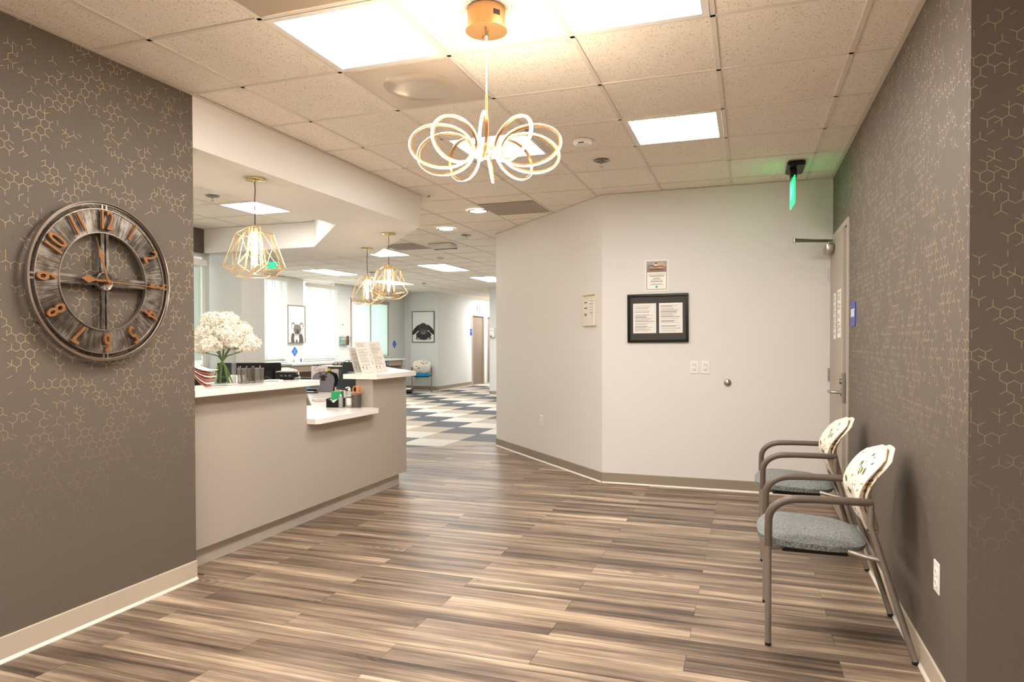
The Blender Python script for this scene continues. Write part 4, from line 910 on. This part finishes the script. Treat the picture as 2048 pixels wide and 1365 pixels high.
# papers in stands on the high counter end
def stand(label, x, y, rz, w=.205, h=.275, seed=1, fig=True):
    o = thing('paper_stand', label, 'sign holder', (x, y, 1.0605), rz, 'printed sheets in clear stands'); M = Matrix.Rotation(PI / 2 - .30, 4, 'X') @ Matrix.Translation((0, h / 2 + .004, 0))
    MB().box(-w / 2 - .002, w / 2 + .002, -h / 2 - .003, h / 2, -.004, -.001, M).build('clear_back', mat('clear_acrylic', rgb(230, 232, 230), .1, alpha=.6), o)
    MB().box(-w / 2, w / 2, -h / 2, h / 2, -.001, .0005, M).build('sheet', PAPER, o); dd = doc(30, seed=seed, base=(244, 238, 230), ink=(186, 178, 170))
    def f(u, v):
        if v < .20:
            for k, (cx, cc) in enumerate(((.17, (88, 70, 66)), (.45, (150, 104, 84)), (.75, (190, 208, 214)))):
                if abs(u - cx - (.13 - v) * .3) < .035 and .06 < v < .19: return cc if v > .12 else ((214, 160, 146) if k < 2 else (206, 216, 220))
            return (244, 238, 230)
        return dd(u, v)
    printed('print', w - .01, h - .01, 34, 70, f, o, M @ Matrix.Translation((0, 0, .001))); b = MB(); b.box(-w / 2, w / 2, -.02, .075, 0, .003); b.build('foot', mat('clear_acrylic_foot', rgb(236, 232, 226), .1), o); return o
stand('left printed sheet in the pair standing on the high counter end', -3.20, 5.335, PI / 2, .21, .285, 3); stand('right printed sheet in the pair standing on the high counter end', -3.20, 5.565, PI / 2, .21, .285, 4)
stand('smaller printed sheet standing behind the pair at the desk end', -3.33, 5.42, PI / 2, .20, .235, 5)
# ------------------------------------------------------------------ low counter things
Z = .7765
o = thing('tissue_box_holder', 'black holder with a green tissue box on the low counter', 'tissue box', (-3.345, 5.04, Z), .30)
b = MB(); w, d_, h_ = .068, .055, .075
b.prism([(-w, 0), (w, 0), (w, h_), (w * .45, h_ * .95), (-.005, h_ * .52), (-w * .55, h_ * .88), (-w, h_)], -d_, -d_ + .004, Matrix(((1, 0, 0, 0), (0, 0, 1, 0), (0, 1, 0, 0), (0, 0, 0, 1))))
b.box(-w, w, d_ - .004, d_, 0, h_).box(-w, -w + .004, -d_, d_, 0, h_).box(w - .004, w, -d_, d_, 0, h_).box(-w, w, -d_, d_, 0, .004); b.build('holder', BLACKP, o)
MB().bevbox(-.028, .056, -.044, .040, .005, .135, .002).build('green_carton', GREENB, o)
b = MB(); b.add([(-.04, -.04, .07), (.0, -.052, .03), (.045, -.045, .072), (.0, -.03, .09)], [(0, 1, 2, 3)]); b.build('tissue', PAPER, o)
def bottle(label, x, y, r, h, body, capm, lab=True, pump=True, z=Z):
    o = thing('pump_bottle', label, 'bottle', (x, y, z), .3)
    MB().lathe([(.0005, 0), (r * .92, 0), (r, .005), (r, h * .72), (r * .8, h * .80), (r * .35, h * .84), (r * .35, h * .88), (.0005, h * .88)], n=24).build('bottle_body', body, o)
    c = MB(); c.lathe([(r * .45, h * .86), (r * .45, h * .94), (.006, h * .95), (.006, h), (.0005, h)], n=16)
    if pump: c.tube([(0, 0, h), (-.012, -.006, h + .002), (-.030, -.012, h - .006)], .005, 8)
    c.build('pump', capm, o)
    if lab: MB().lathe([(r * 1.01, h * .12), (r * 1.012, h * .6)], n=24, cap=False).build('label_band', PAPER, o); MB().lathe([(r * 1.014, h * .48), (r * 1.014, h * .56)], n=24, cap=False).build('brown_stripe', mat('brown_stripe', rgb(110, 84, 76), .5), o)
    return o
CLR = mat('frosted_bottle', rgb(226, 224, 220), .15, trans=.6, ior=1.35)
bottle('clear small bottle standing right beside the green tissue box', -3.262, 4.985, .018, .115, CLR, WHITEP, False, False)
bottle('white pump bottle with a brown stripe behind the tissue holder', -3.215, 5.045, .027, .170, CLR, WHITEP)
cup('dark mesh cup with scissors against the end panel on the low counter', -3.135, 5.03, Z, .040, .118, mat('dark_wire_mesh', rgb(96, 92, 90), .4, .5, alpha=.75), 'mesh cup')
o = thing('scissors', 'orange handled scissors standing in the dark mesh cup', 'scissors', (-3.13, 5.035, Z + .005), .33); b = MB()
for s in (-1, 1): b.tube([(s * .020 + .018 * math.cos(a * PI / 6), 0, .148 + .030 * math.sin(a * PI / 6)) for a in range(12)], .0045, 8, closed=True)
b.build('handles', ORANGE, o); b = MB(); b.prism([(-.006, .01), (.006, .01), (.010, .12), (-.010, .12)], -.002, .002, Matrix(((1, 0, 0, 0), (0, 0, 1, 0), (0, 1, 0, 0), (0, 0, 0, 1)))); b.build('blades', STEEL, o)
o = thing('pink_highlighter', 'salmon coloured marker in the dark mesh cup', 'marker', (-3.145, 5.01, Z + .006), 0); o.rotation_euler = (-.06, .06, 0); MB().cyl((0, 0, 0), (0, 0, .11), .008, n=10).build('barrel', mat('salmon_plastic', rgb(226, 150, 120), .4), o)
# ------------------------------------------------------------------ staff desk things
Z2 = .7605
o = thing('keyboard', 'white slim keyboard tray edge behind the low counter', 'keyboard', (-3.86, 5.78, Z2), .92)
MB().bevbox(-.20, .20, -.075, .075, 0, .018, .004).build('body', WHITEP, o); b = MB()
for r in range(4):
    for c in range(12): b.box(-.19 + c * .032, -.162 + c * .032, -.062 + r * .031, -.036 + r * .031, .018, .022)
tag(b.build('keys', PAPERG, o), kind='stuff')
o = thing('paper_stack', 'loose white papers on the staff desk behind the tissue box', 'papers', (-3.60, 5.58, Z2), .5)
for k, a in enumerate((0, .12, -.2)): MB().box(-.11, .11, -.14, .14, k * .003, k * .003 + .0025, Matrix.Rotation(a, 4, 'Z')).build('sheet', PAPER, o)
o = thing('stapler', 'black stapler lying at the back of the staff desk', 'stapler', (-4.66, 6.52, Z2), .1)
b = MB(); b.bevbox(-.09, .09, -.02, .02, 0, .012, .004).bevbox(-.09, .08, -.016, .016, .02, .045, .008); b.build('body', BLACKP, o); MB().bevbox(-.02, .09, -.012, .012, .045, .055, .004).build('silver_top', CHROME, o)
o = thing('file_sorter', 'black curved file sorter with a grey front and a moose emblem', 'file sorter', (-4.62, 6.74, Z2), .30); M = Matrix(((1, 0, 0, 0), (0, 0, 1, 0), (0, 1, 0, 0), (0, 0, 0, 1)))
arch = lambda w, h: [(-w * .82, 0), (w * .82, 0), (w, h * .55)] + [(w * math.cos(a * PI / 10), h * .62 + h * .38 * math.sin(a * PI / 10)) for a in range(1, 10)] + [(-w, h * .55)]
MB().prism(arch(.130, .235), -.060, -.054, M).build('front_panel', mat('grey_front_panel', rgb(122, 118, 122), .4), o); MB().prism(arch(.132, .238), -.054, -.050, M).build('front_rim', BLACKP, o)
for y in (-.01, .04, .09): MB().prism(arch(.132, .238), y, y + .005, M).build('divider', BLACKP, o)
MB().box(-.11, .13, -.055, .10, 0, .01).build('base', BLACKP, o); MB().box(.125, .131, -.05, .095, 0, .15).build('side', BLACKP, o)
b = MB(); b.prism([(-.022, .13), (.022, .13), (.030, .17), (.048, .175), (.05, .182), (.026, .186), (.0, .20), (-.026, .186), (-.05, .182), (-.048, .175), (-.030, .17)], -.062, -.060, M)
for s in (-1, 1): b.tube([(s * .012, -.061, .19), (s * .035, -.061, .205), (s * .05, -.061, .235)], .004, 5); b.tube([(s * .035, -.061, .205), (s * .028, -.061, .235)], .003, 5)
b.build('moose_emblem', mat('dark_brown_emblem', rgb(50, 34, 30), .6), o)
o = thing('name_card', 'pale card reading Cara standing in the black file sorter', 'card', (-4.665, 6.70, Z2), .30); MB().box(-.095, .095, -.002, 0, .10, .300).build('card', mat('pale_pink_card', rgb(226, 214, 214), .7), o)
b = MB(); text_mb(b, 'Cara', .065, .001, facing((0, -1, 0), (0, -.003, .262))); b.build('lettering', mat('grey_pink_ink', rgb(176, 140, 136), .7), o)
o = thing('magazine_rack', 'white rack of magazines behind the black file sorter', 'rack', (-4.52, 7.02, Z2), .30)
MB().box(-.26, .40, -.10, .12, .285, .30).build('top_shelf', WHITEP, o); MB().box(-.26, .40, .105, .12, 0, .285).build('back_panel', WHITEP, o); MB().box(-.26, .40, -.10, .12, 0, .012).build('bottom_shelf', WHITEP, o)
for x in (-.26, .385): MB().box(x, x + .015, -.10, .105, .012, .285).build('side_panel', WHITEP, o)
cols = [((190, 205, 60), 'lime green'), ((226, 208, 200), 'pale pink'), ((30, 62, 150), 'deep blue'), ((200, 80, 60), 'red'), ((60, 110, 50), 'leaf green'), ((20, 130, 130), 'teal'), ((48, 44, 40), 'black'), ((120, 150, 60), 'olive green')]
xx = -.235
for k, (cc, nm) in enumerate(cols):
    w = (.075, .09, .10, .05, .06, .06, .05, .07)[k]; hh = (.265, .255, .20, .268, .262, .215, .268, .262)[k]; p = o.matrix_basis.to_translation() if False else None
    m = thing('magazine', '%s magazine standing in the white rack' % nm, 'magazine', (-4.52, 7.02, Z2), .30, 'magazines in the white rack')
    MB().box(xx, xx + w, -.09 + .004 * k, -.084 + .004 * k, .014, .014 + hh - .012).build('cover', mat('cover_' + nm.replace(' ', '_'), rgb(*cc), .35), m)
    MB().box(xx + .01, xx + w - .01, -.0915 + .004 * k, -.0903 + .004 * k, hh * .70, hh * .84).build('title_band', mat('title_' + nm.replace(' ', '_'), rgb(*[min(255, 255 - c // 2) for c in cc]), .4), m); xx += w + .006
o = thing('wire_ornament', 'dark curly wire ornament lying on top of the white rack', 'ornament', (-4.46, 7.0, Z2 + .3003), .30); b = MB(); r = random.Random(3)
for k in range(9):
    x = -.16 + k * .045; pts = [(x + .025 * math.cos(a) * r.uniform(.7, 1.2), .02 * math.sin(a * 1.3), .022 + .018 * math.sin(a) + (.018 if 2 < k < 6 else 0)) for a in [q * .8 for q in range(9)]]; b.tube(pts, .004, 5)
b.tube([(-.2, 0, .005), (.22, 0, .005)], .005, 6); b.build('wire', mat('dark_bronze_wire', rgb(74, 58, 50), .4, .5), o)
o = thing('spray_bottle', 'white spray bottle standing between the rack and the tilted monitor', 'bottle', (-4.26, 6.62, Z2), 0)
MB().lathe([(.0005, 0), (.045, 0), (.048, .006), (.048, .09), (.040, .125), (.026, .165), (.016, .20), (.014, .235), (.0005, .236)], n=24).build('bottle_body', WHITEP, o)
b = MB(); b.bevbox(-.035, .022, -.012, .012, .235, .275, .006).bevbox(-.030, -.022, -.006, .006, .20, .24, .002); b.build('trigger_head', WHITEP, o)
o = thing('cardboard_box', 'small tan box in front of the white spray bottle', 'box', (-4.18, 6.42, Z2), .3); MB().bevbox(-.07, .07, -.05, .05, 0, .085, .002).build('carton', mat('tan_card', rgb(206, 178, 146), .7), o); MB().box(-.06, .06, -.04, .04, .085, .092).build('lid', mat('light_tan_card', rgb(222, 200, 172), .7), o)
o = thing('crumpled_tissue', 'crumpled white tissue behind the green tissue box', 'tissue', (-3.60, 5.52, Z2 + .014)); bm = bmesh.new(); bmesh.ops.create_icosphere(bm, subdivisions=3, radius=.05)
for vtx in bm.verts: vtx.co *= 1 + .45 * noise.noise(vtx.co * 38); vtx.co.z = vtx.co.z * 1.1 + .05
me = bpy.data.meshes.new('tissue'); bm.to_mesh(me); bm.free(); me.materials.append(PAPER); oo = bpy.data.objects.new('crumple', me); C.objects.link(oo); oo.parent = o
# ------------------------------------------------------------------ chairs
def cushion(b, hx, hy, zt, zb, x0, y0=0, nx=16, ny=14, crown=.018, pw=3.2, front=.0):
    """rounded seat pad as a superellipse with a crowned top"""
    rings = []; n = 40
    for s, z in ((.2, zt + crown), (.5, zt + crown * .9), (.78, zt + crown * .5), (.93, zt), (1.0, (zt + zb) / 2 + .008), (.985, zb + .006), (.93, zb), (.2, zb)):
        rg = []
        for i in range(n):
            a = 2 * PI * i / n; c, s_ = math.cos(a), math.sin(a); k = (abs(c) ** pw + abs(s_) ** pw) ** (-1 / pw); x, y = c * k * hx * s, s_ * k * hy * s
            rg.append(Vector((x0 + x, y0 + y * (1 - .06 * (x / hx)), z + front * (-x / hx) * (1 if z > zb + .01 else .6) - .012 * max(0, (-x / hx - .7) / .3) ** 2)))
        rings.append(rg)
    vs = [v for r in rings for v in r]; fs = []
    for k in range(len(rings) - 1):
        for i in range(n): fs.append((k * n + i, k * n + (i + 1) % n, (k + 1) * n + (i + 1) % n, (k + 1) * n + i))
    fs.append(tuple(range(n))); fs.append(tuple((len(rings) - 1) * n + i for i in range(n - 1, -1, -1))); b.add(vs, fs, True)
def chair(label, loc, rz, seatm):
    c = thing('patient_chair', label, 'chair', loc, rz, 'patient chairs with leaf print backs')
    b = MB(); cushion(b, .228, .245, .470, .424, -.098, crown=.026, front=.012); b.build('seat', seatm, c)
    MB().bevbox(-.225, .045, -.19, .19, .398, .426, .006).build('seat_pan', BLACKP, c)
    for s in (-1, 1):
        fr = MB(); y = s * .262; lg = MB(); lg.tube([(-.282, y, .012), (-.282, y, .458)], .0135, 14); lg.build('front_leg', CHFRAME, c); MB().cyl((-.282, y, 0), (-.282, y, .014), .0125, .014, 12).build('glide', BLACKR, c)
        a = MB(); pts = [(-.282, y, .440), (-.282, y, .52), (-.281, y, .555)] + [(-.281 + .125 * (1 - math.cos(t * PI / 16)), y, .555 + .096 * math.sin(t * PI / 16)) for t in range(1, 9)] + [(-.10, y, .6535), (0, y, .655), (.118, y, .655), (.128, y, .654)]
        a.tube(pts, [.0165] * 3 + [.0175] * 8 + [.0165] * 3 + [.012], 12, up=(0, 1, 0)); a.build('armrest', CHARM, c)
        rl = MB(); rl.tube([(.118, y, .648), (.118, y, .57), (.120, y, .548), (.128, y, .525), (.284, y, .014)], .0135, 14); rl.build('rear_leg', CHFRAME, c); MB().cyl((.2875, y, 0), (.283, y, .016), .0125, .014, 12).build('glide', BLACKR, c)
        fr.tube([(.04, y * .85, .430), (.10, y * .97, .424), (.155, y, .418)], .011, 10); fr.tube([(-.282, y, .430), (-.24, y * .9, .428), (-.20, y * .65, .425)], .010, 10)
        fr.tube([(.118, y, .60), (.125, y * .86, .60)], .008, 8); tag(fr.build('side_bracket', CHFRAME, c), kind='stuff')
    MB().tube([(.14, -.24, .420), (.14, .24, .420)], .010, 10).build('rear_rail', CHFRAME, c)
    def back(b, off, th, sc, seg=14):
        n, m = 22, 18; F = []; K = []
        for j in range(m + 1):
            u = j / m
            z = .487 + .373 * u; hw = .236 * sc * (.66 + .34 * math.sin(min(1, u / .42) * PI / 2)) * (max(0.0, 1 - max(0, (u - .84) / .162) ** 3.0)) ** .42 * (1 if u > .04 else .80 + 5 * u)
            xx = .152 - .056 * math.sin(u * PI * .62) + .30 * max(0, u - .46) ** 1.5
            for i in range(n + 1):
                v_ = -1 + 2 * i / n; y = hw * v_; edge = (1 - abs(v_) ** 4) * (1 - abs(2 * u - 1) ** 6); cz = (y / .24) ** 2 * -.030
                F.append(Vector((xx + cz + off - th * .5 * edge ** .5, y, z - .03 * (y / .24) ** 2 * u))); K.append(Vector((xx + cz + off + th * .5 * edge ** .5 + .003, y, z - .03 * (y / .24) ** 2 * u)))
        o_ = len(F); fs = []; w = n + 1
        for j in range(m):
            for i in range(n): a_ = j * w + i; fs.append((a_, a_ + 1, a_ + w + 1, a_ + w)); fs.append((o_ + a_, o_ + a_ + w, o_ + a_ + w + 1, o_ + a_ + 1))
        for i in range(n): fs.append((i, o_ + i, o_ + i + 1, i + 1)); q = m * w + i; fs.append((q, q + 1, o_ + q + 1, o_ + q))
        for j in range(m): a_ = j * w; fs.append((a_, a_ + w, o_ + a_ + w, o_ + a_)); q = a_ + n; fs.append((q, o_ + q, o_ + q + w, q + w))
        b.add(F + K, fs, True)
    b = MB(); back(b, -.006, .040, .97); b.build('back_cushion', FLORAL, c); b = MB(); back(b, .024, .022, 1.0); b.build('back_shell', FLORAL, c); return c
chair('grey-seated patient chair nearest the camera against the right wall', (.367, 3.434, 0), 0, SEATG)
chair('grey-seated patient chair farther away, next to the exit door', (.367, 4.644, 0), 0, SEATG)
chair('blue-seated patient chair under the rabbit picture', (-8.33, 16.62, 0), PI / 2 + .45, SEATB)
chair('patient chair at the check-in shelf, mostly hidden by a black monitor', (-8.05, 10.75, 0), PI - .2, SEATB)
# ------------------------------------------------------------------ waiting room
ld = thing('check_in_shelf', 'long pale counter on oak panels along the blind-covered windows', 'counter', (-8.8, 13.6, 0))
MB().bevbox(-.345, .36, -2.38, 2.30, .875, .915, .004).build('top', mat('pale_grey_top', rgb(206, 212, 208), .3), ld)
MB().box(-.33, -.30, -2.3, 2.25, .30, .875).build('back_panel', WOODG, ld); MB().box(.27, .30, -2.3, 2.25, .74, .875).build('apron', WOODG, ld)
for y in (-2.33, -1.45, -.55, .35, 1.25, 2.2): MB().bevbox(-.30, .32, y, y + .05, 0, .875, .003).build('divider_panel', WOODG, ld)
def numtag(n, y, label):
    o = thing('number_tag', label, 'sign', M=facing((1, 0, 0), (-8.4965, y, .815)), group=None); MB().bevbox(-.055, .055, -.07, .07, 0, .005, .004).build('plate', mat('navy_tag', rgb(22, 42, 120), .4), o)
    b = MB(); text_mb(b, n, .11, .002, Matrix.Translation((0, 0, .0062)), bold=.002); b.build('numeral', WHITEP, o)
numtag('1', 12.05, 'small blue number 1 tag on the long counter front, near the magazines'); numtag('6', 15.05, 'small blue number 6 tag on the long counter front, near the diamond sticker')
def animal_pic(label, y0, y1, z0, z1, M, func, nx, ny, dep, fm):
    w, h = abs(y1 - y0), z1 - z0; o = thing('picture', label, 'picture', M=M); f = MB(); fw = .016
    for a in ((-w / 2, w / 2, h / 2 - fw, h / 2), (-w / 2, w / 2, -h / 2, -h / 2 + fw), (-w / 2, -w / 2 + fw, -h / 2 + fw, h / 2 - fw), (w / 2 - fw, w / 2, -h / 2 + fw, h / 2 - fw)): f.box(*a, 0, dep)
    f.build('frame', fm, o); MB().box(-w / 2 + fw, w / 2 - fw, -h / 2 + fw, h / 2 - fw, 0, dep - .012).build('backing', PAPERG, o)
    printed('print', w - 2 * fw, h - 2 * fw, nx, ny, func, o, Matrix.Translation((0, 0, dep - .010)))
def E_(u, v, cx, cy, rx, ry, rot=0):
    c, s = math.cos(rot), math.sin(rot); x, y = (u - cx), (v - cy); return math.hypot((x * c + y * s) / rx, (y * c - x * s) / ry)
def fur(u, v, a, b, sc=60): 
    t_ = .5 + .5 * noise.noise(Vector((u * sc, v * sc * 1.6, 3))); return tuple(int(a[i] + (b[i] - a[i]) * t_) for i in range(3))
def koala(u, v):
    v *= 1.27; c = (240, 232, 226)   # v now in units of picture width*... head about .5
    if E_(u, v, .31, .03, .15, .30, .1) < 1 or E_(u, v, .73, .03, .17, .28, -.1) < 1: c = fur(u, v, (110, 100, 92), (70, 62, 56))
    if E_(u, v, .50, .12, .15, .20) < 1: c = (236, 228, 222)
    if E_(u, v, .50, .02, .05, .10) < 1: c = (90, 82, 74)
    for cx, s in ((.30, 1), (.80, -1)):
        if E_(u, v, cx, .585, .12, .12) < 1: c = fur(u, v, (96, 88, 82), (160, 150, 142))
        if E_(u, v, cx - s * .01, .565, .08, .085) < 1: c = (216, 208, 202)
    if E_(u, v, .545, .45, .225, .18) < 1: c = fur(u, v, (146, 134, 122), (110, 100, 90))
    if E_(u, v, .535, .36, .16, .12) < 1: c = fur(u, v, (120, 110, 100), (90, 80, 72))
    if E_(u, v, .56, .37, .045, .075) < 1: c = (30, 26, 24)
    if E_(u, v, .54, .275, .07, .022) < 1: c = (200, 190, 184)
    for cx in (.43, .665):
        if E_(u, v, cx, .425, .045, .022) < 1: c = (44, 38, 34)
        if E_(u, v, cx, .395, .03, .012) < 1: c = (214, 206, 198)
    return c
def rabbit(u, v):
    v *= 1.5; c = (226, 226, 222)
    if E_(u, v, .52, .33, .36, .24) < 1: c = fur(u, v, (52, 47, 44), (26, 23, 22))
    if E_(u, v, .16, .60, .10, .30, -.62) < 1: c = fur(u, v, (46, 42, 40), (20, 18, 17))
    if E_(u, v, .86, .60, .10, .30, .62) < 1: c = fur(u, v, (46, 42, 40), (20, 18, 17))
    if E_(u, v, .50, .64, .24, .30) < 1: c = fur(u, v, (70, 65, 60), (36, 32, 30))
    if E_(u, v, .50, .52, .21, .13) < 1: c = fur(u, v, (88, 82, 78), (60, 55, 52))
    for cx in (.45, .57):
        if E_(u, v, cx, .52, .045, .055) < 1: c = (120, 114, 108)
        if E_(u, v, cx, .52, .02, .03) < 1: c = (30, 27, 26)
    if E_(u, v, .51, .43, .10, .018) < 1: c = (168, 162, 156)
    for cx in (.26, .76):
        if E_(u, v, cx, .17, .12, .065) < 1: c = fur(u, v, (90, 84, 78), (50, 46, 42))
        if E_(u, v, cx, .165, .06, .035) < 1: c = (176, 168, 160)
    return c
animal_pic('framed koala portrait on the wall between the two blinds', 11.97, 12.57, 1.32, 2.125, facing((1, 0, 0), (-9.15, 12.265, 1.722)), koala, 54, 78, .055, mat('grey_brown_frame', rgb(116, 104, 92), .5))
animal_pic('framed dark lop-eared rabbit picture on the far wall above the chair', 0, .68, 1.33, 2.19, facing((0, -1, 0), (-8.49, 17.05, 1.76)), rabbit, 60, 84, .03, mat('dark_brown_frame', rgb(64, 56, 50), .5))
def diamond(label, y, z, s):
    o = thing('diamond_sticker', label, 'sticker', M=facing((1, 0, 0), (-9.15, y, z)), group=None); MB().prism([(-s, 0), (0, -s), (s, 0), (0, s)], 0, .003).build('white_border', PAPER, o)
    k = s * .88; MB().prism([(-k, 0), (0, -k), (k, 0), (0, k)], .003, .004).build('blue_face', DIAMB, o)
    b = MB(); 
    for q in (-.3, -.1, .1, .3): b.box(-s * (.5 - abs(q)) , s * (.5 - abs(q)), q * s - s * .04, q * s + s * .04, .004, .0046)
    b.build('white_lines', mat('pale_blue_ink', rgb(150, 190, 235), .5), o)
diamond('blue diamond sticker under the koala picture', 12.25, 1.14, .125); diamond('blue diamond sticker right of the roller-shaded window', 16.60, 1.285, .135)
o = thing('wall_thermostat', 'small white device with a dark display between the blinds and the roller shade', 'thermostat', M=facing((1, 0, 0), (-9.15, 14.06, 1.70)))
MB().bevbox(-.05, .05, .0, .11, 0, .02, .006).build('body', WHITEP, o); MB().box(-.012, .012, .03, .08, .02, .022).build('display', BLACKP, o); MB().bevbox(-.05, .05, -.12, -.02, 0, .004, .002).build('lower_plate', WHITEP, o)
o = thing('wall_file_basket', 'wire wall basket of leaflets left of the roller shade', 'basket', M=facing((1, 0, 0), (-9.15, 14.09, 1.27)))
b = MB()
for k in range(9): x = -.16 + k * .04; b.tube([(x * .85, 0, .01), (x * .85, 0, .09), (x, .19, .14)], .004, 5)
for z_, y_ in ((.09, 0), (.115, .10), (.14, .19)): b.tube([(-.16, y_, .0), (-.16, y_, z_), (.16, y_, z_), (.16, y_, .0)], .004, 5)
b.build('wire_basket', mat('dark_wire', rgb(84, 80, 74), .4, .5), o)
for x, cc, nm in ((-.11, (150, 196, 190), 'pale_teal'), (-.02, (222, 222, 216), 'white'), (.08, (206, 140, 80), 'orange'), (.12, (110, 80, 60), 'brown')): MB().box(x - .04, x + .04, .015, .22, .03 + x * .1 + .02, .04 + x * .1 + .02).build('leaflet', mat('leaflet_' + nm, rgb(*cc), .5), o)
for y, lab in ((12.3, 'small white label holder with a dark clip under the blue diamond sticker'),):
    o = thing('label_holder', lab, 'card holder', (-9.10, y, .9155)); MB().bevbox(-.02, .02, -.10, .06, 0, .07, .003).build('card', WHITEP, o); MB().bevbox(-.02, .02, .07, .10, 0, .07, .003).build('clip', BLACKP, o)
o = thing('sanitizer_dispenser', 'white wall hand sanitizer dispenser beside the diagonal wall edge', 'dispenser', M=facing((0, -1, 0), (-6.075, 16.1, 1.56)))
MB().bevbox(-.06, .06, -.11, .13, 0, .09, .018, seg=2).build('body', WHITEP, o); MB().bevbox(-.035, .035, .06, .075, .09, .093, .002).build('logo_bar', mat('grey_bar', rgb(150, 150, 150), .5), o); MB().ball((-.02, -.08, .088), .032, 12, 8).build('nozzle', STEEL, o)
o = thing('floor_gadget', 'small black and white object on the floor left of the blue-seated chair', 'appliance', (-8.50, 16.05, .001), .3)
b = MB(); b.bevbox(-.16, .16, -.12, .12, .0, .09, .03, seg=2); b.build('base', BLACKP, o); b = MB(); b.bevbox(-.17, .13, -.11, .10, .09, .13, .018, seg=2); b.build('white_top', WHITEP, o)
# ------------------------------------------------------------------ tidy
seen = set()
